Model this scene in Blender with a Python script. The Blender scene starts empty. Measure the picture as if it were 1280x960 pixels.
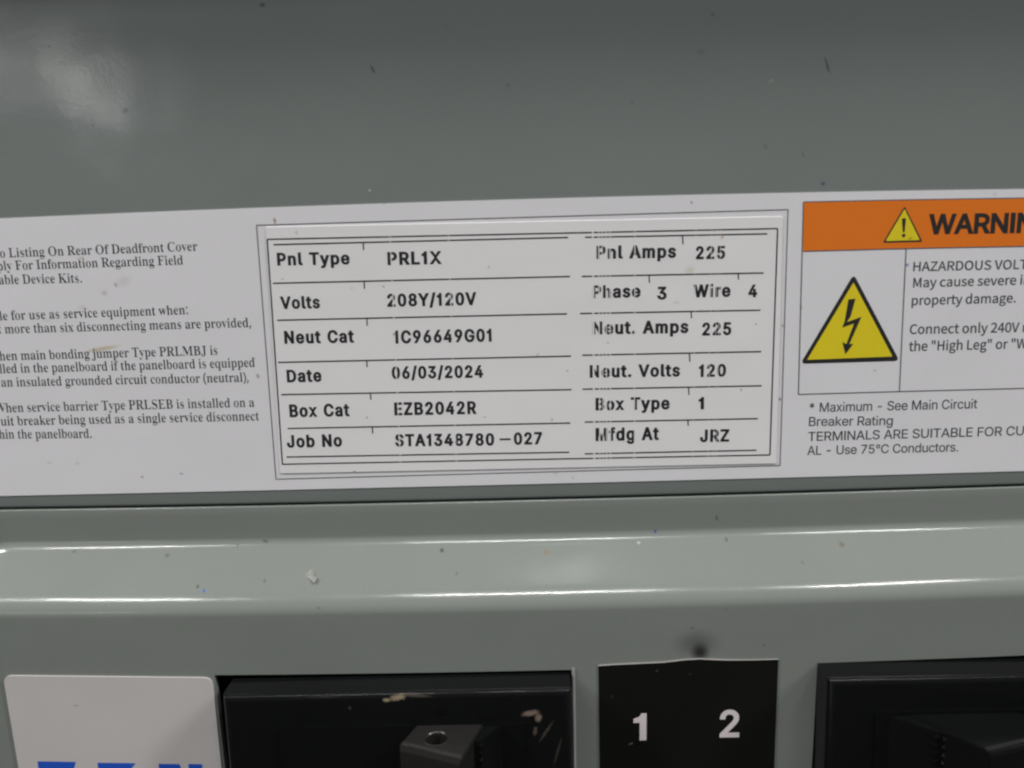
import bpy, bmesh, math, random
from mathutils import Vector, Matrix, Quaternion
from mathutils.geometry import tessellate_polygon, delaunay_2d_cdt
from mathutils import noise as mnoise

sc = bpy.context.scene
col = sc.collection
random.seed(7)
rad = math.radians

# ------------------------------------------------------------------ camera
FPX = 1080.0                       # focal length in pixels of a 1280 wide picture
DIST = 0.166                       # metres from lens to the label along the axis
PITCH, YAW, ROLL = rad(-9.9466), rad(-0.8882), rad(1.598)


def _mat3(rows):
    return Matrix(rows)


_cp, _sp = math.cos(PITCH), math.sin(PITCH)
_cy, _sy = math.cos(YAW), math.sin(YAW)
_cr, _sr = math.cos(ROLL), math.sin(ROLL)
ROT = (_mat3(((_cy, 0, _sy), (0, 1, 0), (-_sy, 0, _cy)))
       @ _mat3(((1, 0, 0), (0, _cp, -_sp), (0, _sp, _cp)))
       @ _mat3(((_cr, -_sr, 0), (_sr, _cr, 0), (0, 0, 1))))


def to_world(v):                   # plane axes (right, down, inward) to world (x, y, z)
    return Vector((v.x, v.z, -v.y))


FWD = to_world(ROT @ Vector((0, 0, 1)))
RGT = to_world(ROT @ Vector((1, 0, 0)))
UPV = -to_world(ROT @ Vector((0, 1, 0)))
CAM = -FWD * DIST
cam = bpy.data.cameras.new('camera')
cam_o = bpy.data.objects.new('camera', cam)
col.objects.link(cam_o)
M = Matrix((RGT, UPV, -FWD)).transposed().to_4x4()
M.translation = CAM
cam_o.matrix_world = M
cam.sensor_width = 36.0
cam.lens = 36.0 * FPX / 1280.0
cam.clip_start = 0.005
cam.clip_end = 60.0
cam.dof.use_dof = True
cam.dof.focus_distance = 0.1655
cam.dof.aperture_fstop = 7.0
sc.camera = cam_o

# ------------------------------------------------------------------ world and lamps
w = bpy.data.worlds.new('World')
sc.world = w
w.use_nodes = True
nt = w.node_tree
bg = nt.nodes['Background']
tc = nt.nodes.new('ShaderNodeTexCoord')
sep = nt.nodes.new('ShaderNodeSeparateXYZ')
nt.links.new(tc.outputs['Generated'], sep.inputs[0])
rmp = nt.nodes.new('ShaderNodeValToRGB')     # dim hall: dark floor, paler walls, grey roof
mr = nt.nodes.new('ShaderNodeMapRange')
mr.inputs['From Min'].default_value = -1
nt.links.new(sep.outputs['Z'], mr.inputs['Value'])
nt.links.new(mr.outputs[0], rmp.inputs[0])
els = rmp.color_ramp.elements
els[0].position = 0.0
els[0].color = (0.05, 0.048, 0.045, 1)
els[1].position = 1.0
els[1].color = (0.36, 0.37, 0.38, 1)
for pos, c in ((0.36, (0.10, 0.098, 0.092)), (0.50, (0.27, 0.275, 0.28)), (0.68, (0.33, 0.335, 0.34))):
    e = els.new(pos)
    e.color = (*c, 1)
nt.links.new(rmp.outputs[0], bg.inputs[0])
bg.inputs[1].default_value = 0.55


def area_lamp(name, loc, aim, sx, sy, power, color, roll=0.0):
    l = bpy.data.lights.new(name, 'AREA')
    l.shape = 'RECTANGLE'
    l.size, l.size_y = sx, sy
    l.energy = power
    l.color = color
    o = bpy.data.objects.new(name, l)
    o.location = loc
    d = Vector(aim) - Vector(loc)
    o.rotation_euler = (d.to_track_quat('-Z', 'Y') @ Quaternion((0, 0, 1), roll)).to_euler()
    col.objects.link(o)
    return o


WARM = (1.0, 0.985, 0.965)
# a row of long strip lamps under the hall roof, above and in front of the panel
for lx, ln, pw in ((-1.72, 0.70, 19.0), (-0.02, 0.95, 25.0), (1.42, 0.62, 18.0)):
    area_lamp('strip_lamp', (lx, -1.85, 3.15), (0, 0, 0), ln, 0.10, pw * 1.12, WARM)
# added unseen lights, nearly overhead, brightening the ridge slope and grading the cover's top
for lx in (-3.7, 3.7):
    area_lamp('added_overhead_light', (lx, -1.15, 3.4), (0, 0, 0), 0.25, 1.3, 150.0, WARM)
area_lamp('added_glint_light', (0.16, -0.64, 3.5), (0, 0, 0), 0.30, 0.10, 0.6, WARM)  # small added light for the faint glint midway down the ridge slope
# far high-bay lamps that glare in the paint at the upper left
for gx, gy, sx, sy, pw, rl in ((108, 112, 0.44, 0.17, 2.5, -0.9), (-30, 80, 0.4, 0.3, 1.6, -0.7)):
    v = FWD + RGT * ((gx - 640) / FPX) - UPV * ((gy - 480) / FPX)
    hit = CAM + v * (-CAM.y / v.y)
    v.normalize()
    area_lamp('far_lamp', hit + Vector((v.x, -v.y, v.z)) * 6.0, hit, sx, sy, pw, WARM, rl)

sc.render.engine = 'CYCLES'
sc.cycles.use_denoising = True
sc.cycles.filter_width = 2.3
sc.cycles.max_bounces = 6
sc.view_settings.view_transform = 'Standard'
sc.view_settings.look = 'None'
sc.view_settings.exposure = 0.08
sc.view_settings.gamma = 1.0


# ------------------------------------------------------------------ measuring on the panel
def ray(px, py):
    return FWD + RGT * ((px - 640) / FPX) - UPV * ((py - 480) / FPX)


def P(px, py, d=0.0):
    """Point on the plane lying d metres in front of the panel face."""
    r = ray(px, py)
    return CAM + r * ((-d - CAM.y) / r.y)


def PZ(px, py, z):
    r = ray(px, py)
    return CAM + r * ((z - CAM.z) / r.z)


def straight(px, py, d=0.0):       # the same reading with the lens bow taken out
    x, y = px - 640, py - 480
    s = 1 + 5e-8 * (x * x + y * y)
    return P(640 + x * s, 480 + y * s, d)


BOW = 5e-8 * (FPX / DIST) ** 2


def bowed(x, z):                   # the long thin sheets bow very slightly about their middle
    r2 = min(x * x + z * z, 0.125 ** 2)
    s = 1 - BOW * r2
    return x * s, z * s


# ------------------------------------------------------------------ materials
def new_mat(name):
    m = bpy.data.materials.new(name)
    m.use_nodes = True
    n = m.node_tree
    return m, n, n.nodes['Principled BSDF']


def math_node(n, op, a, b=None, c=None):
    q = n.nodes.new('ShaderNodeMath')
    q.operation = op
    for i, v in enumerate((a, b, c)):
        if v is None:
            continue
        if isinstance(v, (int, float)):
            q.inputs[i].default_value = v
        else:
            n.links.new(v, q.inputs[i])
    return q.outputs[0]


def noise_tex(n, vec, scale, detail=3, rough=0.55):
    t = n.nodes.new('ShaderNodeTexNoise')
    t.inputs['Scale'].default_value = scale
    t.inputs['Detail'].default_value = detail
    t.inputs['Roughness'].default_value = rough
    n.links.new(vec, t.inputs['Vector'])
    return t


def mix_color(n, fac, a, b):
    q = n.nodes.new('ShaderNodeMix')
    q.data_type = 'RGBA'
    for s, v in ((q.inputs[0], fac), (q.inputs[6], a), (q.inputs[7], b)):
        if isinstance(v, (int, float)):
            s.default_value = v
        elif isinstance(v, tuple):
            s.default_value = (*v, 1)
        else:
            n.links.new(v, s)
    return q.outputs[2]


def position(n):
    return n.nodes.new('ShaderNodeNewGeometry').outputs['Position']


def spot_layer(n, pos, color, spots):
    """Dirt, chips, pen marks and a painted hole shadow: small blotches at fixed places on the surface.
    each: (px, py, depth, half width px, half height px, turn deg, colour, soft, strength)"""
    if not spots:
        return color
    wob = noise_tex(n, pos, 2600, 2)
    wv = n.nodes.new('ShaderNodeVectorMath')
    wv.operation = 'SUBTRACT'
    n.links.new(wob.outputs['Color'], wv.inputs[0])
    wv.inputs[1].default_value = (0.5, 0.5, 0.5)
    k = DIST / FPX
    for (px, py, d, hw, hh, turn, c, soft, strength) in spots:
        p = P(px, py, d)
        a = n.nodes.new('ShaderNodeVectorMath')
        a.operation = 'SUBTRACT'
        n.links.new(pos, a.inputs[0])
        a.inputs[1].default_value = p
        r = n.nodes.new('ShaderNodeVectorRotate')
        r.rotation_type = 'Y_AXIS'
        n.links.new(a.outputs[0], r.inputs['Vector'])
        r.inputs['Angle'].default_value = rad(turn)
        s = n.nodes.new('ShaderNodeVectorMath')
        s.operation = 'MULTIPLY'
        n.links.new(r.outputs[0], s.inputs[0])
        s.inputs[1].default_value = (1 / (hw * k), 0.0, 1 / (hh * k))
        ad = n.nodes.new('ShaderNodeVectorMath')
        ad.operation = 'MULTIPLY_ADD'
        n.links.new(wv.outputs[0], ad.inputs[0])
        ad.inputs[1].default_value = (1.5, 0.0, 1.5) if soft < 0.8 else (0.15, 0.0, 0.15)
        n.links.new(s.outputs[0], ad.inputs[2])
        ln = n.nodes.new('ShaderNodeVectorMath')
        ln.operation = 'LENGTH'
        n.links.new(ad.outputs[0], ln.inputs[0])
        m = n.nodes.new('ShaderNodeMapRange')
        m.interpolation_type = 'SMOOTHSTEP'
        m.inputs['From Min'].default_value = 1 - soft
        m.inputs['From Max'].default_value = 1 + soft
        m.inputs['To Min'].default_value = strength if soft > 0.75 else strength * 0.8
        m.inputs['To Max'].default_value = 0
        n.links.new(ln.outputs['Value'], m.inputs['Value'])
        color = mix_color(n, m.outputs[0], color, c)
    return color


def surface(name, base, rough, spots=(), mottle=0.06, speck=0.0, bump=0.0, bump_scale=1500.0,
            rough_var=0.06, spec=0.5, speck_color=(0.03, 0.03, 0.03), coat=0.0, sway=2.5e-4):
    m, n, b = new_mat(name)
    pos = position(n)
    big = noise_tex(n, pos, 28, 4)
    fine = noise_tex(n, pos, 3200, 2)
    v = math_node(n, 'MULTIPLY_ADD', big.outputs['Fac'], mottle * 2, 1 - mottle)
    v2 = math_node(n, 'MULTIPLY_ADD', fine.outputs['Fac'], mottle * 2.6, 1 - mottle * 1.3)
    v = math_node(n, 'MULTIPLY', v, v2)
    hsv = n.nodes.new('ShaderNodeHueSaturation')
    hsv.inputs['Color'].default_value = (*base, 1)
    n.links.new(v, hsv.inputs['Value'])
    c = hsv.outputs[0]
    if speck:
        vo = n.nodes.new('ShaderNodeTexVoronoi')
        vo.inputs['Scale'].default_value = 190
        n.links.new(pos, vo.inputs['Vector'])
        big2 = noise_tex(n, pos, 150, 1)
        lim = math_node(n, 'MULTIPLY', big2.outputs['Fac'], speck)
        f = math_node(n, 'LESS_THAN', vo.outputs['Distance'], lim)
        f = math_node(n, 'MULTIPLY', f, 0.55)
        c = mix_color(n, f, c, speck_color)
    c = spot_layer(n, pos, c, spots)
    n.links.new(c, b.inputs['Base Color'])
    rv = math_node(n, 'MULTIPLY_ADD', big.outputs['Fac'], rough_var * 2, rough - rough_var)
    n.links.new(rv, b.inputs['Roughness'])
    b.inputs['Specular IOR Level'].default_value = spec
    b.inputs['Coat Weight'].default_value = coat
    if bump:
        t = noise_tex(n, pos, bump_scale, 2)
        wave = noise_tex(n, pos, 38, 2)
        bp = n.nodes.new('ShaderNodeBump')
        bp.inputs['Strength'].default_value = 1.0
        bp.inputs['Distance'].default_value = bump
        n.links.new(t.outputs['Fac'], bp.inputs['Height'])
        b2 = n.nodes.new('ShaderNodeBump')
        b2.inputs['Distance'].default_value = sway
        n.links.new(wave.outputs['Fac'], b2.inputs['Height'])
        n.links.new(b2.outputs[0], bp.inputs['Normal'])
        n.links.new(bp.outputs[0], b.inputs['Normal'])
    return m


# ------------------------------------------------------------------ objects
def tag(o, label, cat, group=None):
    o['label'] = label
    o['category'] = cat
    if group:
        o['group'] = group
    return o


class Thing:
    """A top-level Empty whose parts are meshes of their own."""
    def __init__(self, name, loc, label, cat, group=None):
        self.o = bpy.data.objects.new(name, None)
        self.o.empty_display_size = 0.01
        self.o.location = loc
        self.loc = Vector(loc)
        col.objects.link(self.o)
        tag(self.o, label, cat, group)


def link_mesh(name, me, mat, thing=None, parent=None, smooth=False):
    o = bpy.data.objects.new(name, me)
    col.objects.link(o)
    if mat is not None:
        me.materials.append(mat)
    if smooth:
        for p in me.polygons:
            p.use_smooth = True
    if thing is not None:
        me.transform(Matrix.Translation(-thing.loc))
        o.parent = parent or thing.o
    return o


def from_bm(name, bm, mat, thing=None, parent=None, smooth=False):
    me = bpy.data.meshes.new(name)
    bm.normal_update()
    bm.to_mesh(me)
    bm.free()
    return link_mesh(name, me, mat, thing, parent, smooth)


def slab(bm, outline, thick, back_shift=None):
    """Solid from an ordered outline of front points (world); the back lies thick behind."""
    back = back_shift or Vector((0, thick, 0))
    f = [bm.verts.new(p) for p in outline]
    k = [bm.verts.new(p + back) for p in outline]
    n = len(f)
    bm.faces.new(f)
    bm.faces.new(k[::-1])
    for i in range(n):
        bm.faces.new((f[i], k[i], k[(i + 1) % n], f[(i + 1) % n]))
    bmesh.ops.recalc_face_normals(bm, faces=bm.faces[:])


def rounded(points, r, seg=5):
    """Round the corners of a polygon of Vectors."""
    out = []
    n = len(points)
    for i in range(n):
        a, b, c = points[i - 1], points[i], points[(i + 1) % n]
        u = (a - b).normalized()
        v = (c - b).normalized()
        p0, p1 = b + u * r, b + v * r
        for k in range(seg + 1):
            t = k / seg
            out.append(p0 * (1 - t) ** 2 + b * 2 * t * (1 - t) + p1 * t * t)
    return out


def edge_points(pts, step=0.006):
    """Sub-divide a pixel outline so long sides can follow their measured bow."""
    return pts


# printed glyph outlines: character code, advance, then outlines as x, y pairs; cap height is 1000 units
GLYPHS = {}
GLYPHS['inter'] = [
    [33, 385, [251, 316, 260, 1000, 124, 1000, 132, 316], [227, -2, 256, 17, 275, 46, 282, 81, 275, 115, 256, 144, 227, 163, 193, 170, 158, 163, 129, 144, 109, 115, 103, 81, 109, 46, 129, 17, 158, -2, 193, -9]],
    [34, 631, [252, 624, 266, 1000, 138, 1000, 153, 624], [478, 624, 492, 1000, 364, 1000, 379, 624]],
    [39, 405, [252, 624, 266, 1000, 138, 1000, 153, 624]],
    [40, 537, [186, 258, 219, 107, 273, -42, 347, -189, 464, -189, 412, -74, 370, 32, 338, 131, 315, 225, 302, 316, 297, 406, 302, 508, 317, 616, 342, 728, 375, 842, 416, 953, 464, 1060, 347, 1060, 300, 971, 259, 867, 224, 754, 198, 636, 181, 519, 175, 406]],
    [41, 537, [190, -189, 263, -44, 317, 105, 351, 256, 362, 406, 356, 518, 340, 636, 313, 754, 279, 867, 237, 971, 190, 1060, 73, 1060, 121, 953, 162, 842, 195, 728, 219, 616, 235, 508, 240, 406, 235, 318, 223, 229, 201, 135, 169, 35, 127, -72, 73, -189]],
    [42, 891, [492, 438, 484, 650, 663, 535, 711, 620, 522, 718, 711, 816, 663, 902, 484, 787, 492, 1000, 396, 1000, 404, 787, 224, 902, 176, 816, 366, 718, 176, 620, 224, 535, 404, 650, 396, 438]],
    [44, 369, [166, -235, 269, 140, 133, 140, 74, -235]],
    [45, 891, [224, 481, 224, 369, 662, 369, 662, 481]],
    [46, 369, [222, -2, 251, 17, 271, 46, 277, 81, 271, 115, 251, 144, 222, 164, 187, 170, 153, 164, 124, 144, 104, 115, 97, 81, 104, 46, 124, 17, 153, -2, 187, -9]],
    [47, 490, [350, 1047, 28, -150, 140, -150, 462, 1047]],
    [48, 891, [549, 2, 636, 47, 705, 121, 755, 223, 786, 349, 797, 499, 786, 649, 755, 776, 704, 878, 635, 952, 548, 998, 446, 1013, 343, 998, 256, 952, 187, 878, 136, 776, 104, 649, 94, 499, 104, 349, 135, 223, 186, 121, 255, 47, 342, 2, 446, -13], [377, 109, 320, 145, 275, 203, 242, 282, 222, 382, 215, 499, 222, 618, 242, 718, 275, 797, 320, 855, 377, 891, 446, 903, 513, 891, 570, 855, 616, 797, 649, 718, 669, 618, 676, 499, 669, 382, 649, 282, 616, 203, 570, 145, 513, 109, 446, 97]],
    [49, 891, [768, 0, 768, 107, 150, 107, 150, 0], [390, 1000, 169, 839, 169, 703, 411, 881, 418, 881, 418, 0, 542, 0, 542, 1000]],
    [50, 891, [765, 0, 765, 111, 300, 111, 300, 119, 525, 353, 661, 508, 702, 569, 729, 625, 744, 677, 749, 732, 739, 808, 710, 875, 663, 932, 601, 976, 527, 1004, 442, 1013, 357, 1004, 281, 975, 218, 930, 169, 869, 139, 796, 129, 711, 250, 711, 256, 766, 273, 813, 301, 851, 339, 879, 385, 897, 440, 903, 491, 898, 537, 883, 575, 857, 605, 823, 623, 780, 629, 730, 625, 685, 611, 642, 587, 600, 555, 555, 460, 450, 125, 93, 125, 0]],
    [51, 891, [523, -4, 607, 25, 676, 70, 728, 130, 761, 202, 773, 285, 762, 365, 729, 437, 677, 498, 606, 542, 518, 567, 415, 568, 415, 547, 732, 905, 732, 1000, 137, 1000, 137, 889, 566, 889, 566, 881, 308, 588, 308, 487, 395, 487, 476, 480, 540, 459, 588, 427, 621, 385, 640, 337, 647, 285, 640, 229, 618, 183, 585, 146, 541, 120, 488, 103, 430, 98, 374, 103, 325, 116, 282, 139, 249, 171, 226, 211, 215, 259, 86, 259, 102, 180, 138, 113, 192, 59, 261, 19, 341, -5, 428, -13]],
    [52, 891, [812, 207, 812, 319, 213, 319, 213, 326, 611, 1000, 485, 1000, 78, 311, 78, 207], [674, 0, 674, 624, 554, 624, 554, 287, 554, 238, 554, 0]],
    [53, 891, [526, -3, 607, 30, 674, 81, 725, 149, 758, 229, 768, 321, 763, 390, 745, 454, 716, 511, 678, 561, 632, 601, 578, 631, 517, 649, 451, 656, 399, 651, 349, 639, 305, 619, 268, 593, 263, 593, 296, 889, 720, 889, 720, 1000, 189, 1000, 132, 497, 252, 483, 285, 508, 329, 528, 378, 540, 428, 544, 488, 537, 540, 515, 583, 480, 616, 435, 637, 380, 644, 319, 638, 259, 617, 205, 585, 160, 543, 127, 492, 105, 435, 98, 385, 103, 341, 119, 302, 143, 271, 175, 250, 213, 240, 256, 117, 256, 131, 183, 163, 118, 212, 63, 275, 22, 350, -5, 435, -13]],
    [54, 891, [532, -3, 609, 28, 674, 78, 723, 143, 754, 221, 764, 309, 755, 396, 727, 471, 681, 533, 621, 579, 547, 608, 462, 617, 421, 614, 385, 603, 352, 587, 325, 565, 302, 541, 286, 513, 297, 513, 633, 1000, 496, 1000, 270, 669, 201, 560, 157, 470, 133, 392, 125, 318, 135, 227, 166, 146, 215, 79, 280, 29, 357, -3, 445, -13], [390, 102, 342, 123, 302, 156, 271, 200, 252, 252, 246, 311, 252, 370, 271, 420, 302, 463, 342, 495, 390, 515, 445, 522, 500, 515, 548, 494, 587, 462, 618, 420, 637, 368, 644, 309, 637, 251, 618, 199, 587, 156, 548, 123, 500, 102, 445, 95]],
    [55, 891, [324, 0, 768, 882, 768, 1000, 122, 1000, 122, 889, 636, 889, 636, 881, 191, 0]],
    [56, 891, [540, -5, 623, 22, 692, 65, 744, 121, 777, 189, 788, 266, 781, 327, 761, 384, 730, 433, 690, 474, 643, 503, 591, 520, 591, 525, 655, 554, 706, 605, 739, 672, 750, 748, 740, 820, 710, 884, 663, 938, 602, 979, 528, 1005, 445, 1013, 361, 1005, 287, 979, 225, 938, 178, 884, 148, 820, 138, 748, 149, 672, 182, 605, 234, 554, 300, 525, 300, 520, 247, 503, 199, 474, 158, 433, 128, 384, 109, 327, 102, 266, 113, 189, 146, 121, 198, 65, 266, 22, 350, -5, 445, -13], [382, 102, 329, 119, 285, 145, 253, 180, 234, 223, 227, 272, 234, 325, 255, 371, 289, 409, 333, 438, 385, 456, 445, 462, 504, 456, 556, 438, 600, 409, 634, 371, 655, 325, 662, 272, 655, 223, 635, 180, 603, 145, 560, 119, 507, 102, 445, 97], [394, 574, 349, 590, 312, 616, 284, 650, 267, 691, 261, 738, 267, 785, 284, 826, 312, 859, 349, 884, 393, 899, 445, 904, 496, 899, 541, 884, 577, 859, 605, 826, 622, 785, 627, 738, 622, 691, 604, 650, 576, 616, 539, 590, 495, 574, 445, 569]],
    [57, 891, [357, 1003, 280, 972, 216, 923, 167, 858, 135, 780, 125, 691, 134, 604, 163, 529, 209, 467, 270, 421, 343, 392, 428, 383, 468, 386, 505, 397, 537, 413, 565, 435, 588, 459, 604, 487, 593, 487, 256, 0, 394, 0, 619, 331, 688, 441, 733, 530, 756, 608, 764, 682, 754, 773, 723, 854, 674, 921, 610, 971, 532, 1003, 444, 1013], [500, 898, 548, 877, 588, 844, 618, 800, 637, 748, 644, 689, 637, 631, 618, 580, 588, 537, 548, 505, 499, 485, 444, 478, 390, 485, 342, 506, 302, 538, 272, 581, 253, 632, 246, 691, 253, 749, 272, 801, 302, 844, 342, 877, 390, 898, 444, 905]],
    [58, 369, [222, -2, 251, 17, 271, 46, 277, 81, 271, 115, 251, 144, 222, 164, 187, 170, 153, 164, 124, 144, 104, 115, 97, 81, 104, 46, 124, 17, 153, -2, 187, -9], [222, 539, 251, 558, 271, 587, 277, 621, 271, 656, 251, 685, 222, 705, 187, 711, 153, 705, 124, 685, 104, 656, 97, 621, 104, 587, 124, 558, 153, 539, 187, 532]],
    [65, 943, [167, 0, 374, 595, 419, 729, 482, 940, 456, 940, 519, 731, 564, 595, 776, 0, 910, 0, 543, 1000, 396, 1000, 32, 0], [727, 279, 727, 391, 216, 391, 216, 279]],
    [66, 897, [485, 0, 592, 9, 677, 35, 742, 77, 787, 131, 813, 196, 822, 268, 814, 340, 791, 399, 756, 447, 714, 483, 667, 506, 619, 515, 619, 524, 661, 540, 700, 562, 734, 592, 760, 629, 777, 677, 783, 735, 774, 805, 749, 869, 706, 923, 646, 964, 569, 991, 474, 1000, 118, 1000, 118, 0], [245, 454, 488, 454, 549, 447, 601, 429, 642, 399, 673, 362, 692, 317, 699, 269, 686, 207, 648, 157, 581, 123, 481, 112, 245, 112], [245, 888, 472, 888, 556, 877, 615, 843, 649, 793, 661, 731, 654, 683, 635, 642, 605, 608, 567, 582, 520, 566, 468, 561, 245, 561]],
    [67, 1003, [600, -8, 670, 9, 734, 37, 791, 75, 840, 122, 881, 178, 911, 243, 930, 316, 803, 316, 788, 267, 765, 225, 737, 189, 702, 158, 663, 135, 620, 118, 574, 108, 525, 104, 439, 116, 362, 150, 296, 207, 246, 284, 214, 382, 203, 499, 214, 617, 246, 715, 295, 793, 361, 850, 438, 884, 525, 896, 574, 893, 620, 883, 663, 866, 702, 842, 737, 812, 765, 776, 788, 733, 803, 684, 930, 684, 911, 758, 880, 822, 840, 879, 790, 926, 733, 964, 669, 991, 599, 1008, 525, 1013, 403, 998, 295, 951, 205, 875, 137, 773, 94, 647, 79, 499, 94, 352, 137, 226, 205, 125, 295, 49, 403, 2, 525, -13]],
    [68, 987, [571, 15, 689, 60, 755, 107, 809, 164, 852, 233, 893, 357, 907, 502, 893, 646, 852, 769, 810, 837, 757, 895, 693, 940, 579, 985, 443, 1000, 183, 1000, 183, 888, 434, 888, 541, 876, 628, 842, 696, 785, 745, 709, 775, 614, 785, 502, 775, 389, 745, 293, 695, 216, 625, 159, 534, 124, 422, 112, 189, 112, 189, 0, 430, 0], [118, 1000, 118, 0, 245, 0, 245, 1000]],
    [69, 823, [738, 0, 738, 112, 245, 112, 245, 450, 699, 450, 699, 562, 245, 562, 245, 888, 732, 888, 732, 1000, 118, 1000, 118, 0]],
    [70, 806, [245, 0, 245, 435, 681, 435, 681, 547, 245, 547, 245, 888, 726, 888, 726, 1000, 118, 1000, 118, 0]],
    [71, 1023, [641, -1, 740, 37, 823, 98, 886, 178, 926, 278, 940, 393, 940, 503, 556, 503, 556, 391, 854, 391, 815, 398, 806, 315, 779, 242, 735, 183, 678, 140, 608, 113, 528, 104, 440, 116, 362, 150, 296, 207, 246, 285, 214, 382, 203, 499, 214, 617, 246, 715, 295, 793, 360, 850, 436, 884, 522, 896, 573, 892, 620, 881, 662, 864, 700, 839, 733, 809, 761, 773, 784, 732, 802, 685, 932, 685, 913, 755, 883, 819, 842, 875, 793, 923, 735, 961, 669, 990, 597, 1007, 521, 1013, 400, 998, 293, 951, 203, 875, 136, 773, 93, 647, 79, 499, 93, 353, 136, 227, 204, 125, 294, 49, 403, 2, 528, -13]],
    [72, 1016, [245, 0, 245, 456, 771, 456, 771, 0, 898, 0, 898, 1000, 771, 1000, 771, 568, 245, 568, 245, 1000, 118, 1000, 118, 0]],
    [73, 591, [530, 0, 530, 112, 359, 112, 359, 888, 530, 888, 530, 1000, 61, 1000, 61, 888, 232, 888, 232, 112, 61, 112, 61, 0]],
    [74, 779, [446, -5, 518, 21, 578, 64, 624, 124, 652, 198, 661, 286, 661, 1000, 534, 1000, 534, 286, 523, 205, 487, 146, 433, 110, 364, 98, 294, 110, 239, 146, 204, 205, 192, 286, 192, 340, 65, 340, 65, 286, 74, 198, 102, 124, 148, 64, 209, 21, 281, -5, 364, -13]],
    [75, 917, [448, 543, 454, 542, 881, 1000, 715, 1000, 416, 676, 343, 596, 273, 513, 205, 425, 205, 286], [245, 0, 245, 380, 244, 442, 245, 657, 245, 1000, 118, 1000, 118, 0], [882, 0, 448, 608, 369, 509, 731, 0]],
    [76, 773, [710, 0, 710, 112, 245, 112, 245, 1000, 118, 1000, 118, 0]],
    [77, 1235, [240, 0, 240, 572, 239, 646, 238, 730, 236, 818, 234, 899, 220, 899, 254, 801, 285, 710, 313, 631, 335, 572, 562, 0, 672, 0, 896, 572, 919, 633, 947, 713, 978, 805, 1008, 899, 997, 899, 995, 812, 993, 725, 992, 643, 991, 572, 991, 0, 1116, 0, 1116, 1000, 936, 1000, 693, 368, 672, 311, 649, 238, 625, 162, 604, 96, 632, 96, 612, 165, 588, 241, 565, 312, 545, 368, 298, 1000, 118, 1000, 118, 0]],
    [78, 1029, [246, 0, 246, 572, 244, 645, 240, 754, 234, 892, 211, 889, 291, 749, 349, 650, 397, 570, 760, 0, 911, 0, 911, 1000, 784, 1000, 784, 383, 785, 309, 787, 213, 796, 105, 813, 108, 762, 210, 713, 296, 674, 359, 268, 1000, 118, 1000, 118, 0]],
    [79, 1048, [647, 2, 754, 49, 844, 125, 912, 226, 955, 352, 969, 499, 955, 647, 912, 773, 844, 875, 754, 951, 647, 998, 525, 1013, 403, 998, 296, 951, 206, 875, 137, 773, 94, 647, 79, 499, 94, 352, 137, 226, 206, 125, 296, 49, 403, 2, 525, -13], [439, 115, 362, 150, 297, 206, 246, 283, 214, 382, 203, 499, 214, 618, 246, 716, 297, 794, 362, 850, 439, 885, 525, 896, 610, 885, 687, 851, 752, 795, 803, 717, 835, 618, 846, 499, 835, 382, 803, 283, 752, 205, 687, 149, 610, 115, 525, 104]],
    [80, 874, [245, 0, 245, 889, 456, 889, 527, 882, 584, 862, 626, 831, 655, 789, 672, 740, 677, 683, 672, 627, 655, 577, 626, 535, 584, 503, 528, 483, 457, 477, 215, 477, 215, 365, 462, 365, 568, 376, 653, 407, 719, 457, 766, 522, 794, 598, 803, 683, 794, 769, 766, 845, 719, 909, 653, 958, 568, 990, 462, 1000, 118, 1000, 118, 0]],
    [81, 1048, [651, 90, 679, 52, 788, -94, 921, -94, 754, 128, 726, 167, 615, 313, 482, 313], [647, 2, 754, 49, 844, 125, 912, 226, 955, 352, 969, 499, 955, 647, 912, 773, 844, 875, 754, 951, 647, 998, 525, 1013, 403, 998, 296, 951, 206, 875, 137, 773, 94, 647, 79, 499, 94, 352, 137, 226, 206, 125, 296, 49, 403, 2, 525, -13], [439, 115, 362, 150, 297, 206, 246, 283, 214, 382, 203, 499, 214, 618, 246, 716, 297, 794, 362, 850, 439, 885, 525, 896, 610, 885, 687, 851, 752, 795, 803, 717, 835, 618, 846, 499, 835, 382, 803, 283, 752, 205, 687, 149, 610, 115, 525, 104]],
    [82, 883, [245, 0, 245, 889, 458, 889, 529, 882, 585, 864, 627, 835, 656, 796, 673, 748, 679, 692, 673, 638, 656, 591, 627, 553, 585, 524, 530, 507, 459, 501, 189, 501, 189, 389, 464, 389, 569, 398, 654, 427, 721, 473, 767, 534, 795, 607, 805, 692, 795, 777, 767, 851, 721, 913, 655, 960, 569, 990, 464, 1000, 118, 1000, 118, 0], [841, 0, 595, 450, 452, 450, 694, 0]],
    [83, 878, [546, -8, 636, 21, 707, 66, 760, 125, 792, 195, 803, 272, 796, 336, 776, 388, 744, 432, 705, 467, 660, 496, 612, 518, 520, 549, 418, 577, 333, 606, 292, 627, 257, 656, 234, 692, 226, 738, 233, 783, 253, 822, 285, 855, 329, 880, 382, 896, 442, 901, 525, 891, 594, 860, 642, 810, 663, 743, 788, 743, 775, 817, 741, 882, 689, 937, 621, 978, 540, 1005, 446, 1013, 353, 1005, 270, 979, 201, 937, 147, 880, 113, 811, 102, 732, 109, 670, 132, 615, 169, 569, 251, 512, 361, 470, 481, 437, 581, 402, 622, 379, 653, 352, 672, 317, 679, 274, 671, 224, 648, 180, 611, 145, 562, 119, 504, 102, 440, 97, 381, 101, 327, 115, 280, 139, 243, 172, 217, 216, 205, 269, 75, 269, 90, 188, 125, 118, 179, 61, 251, 18, 338, -9, 440, -17]],
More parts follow.
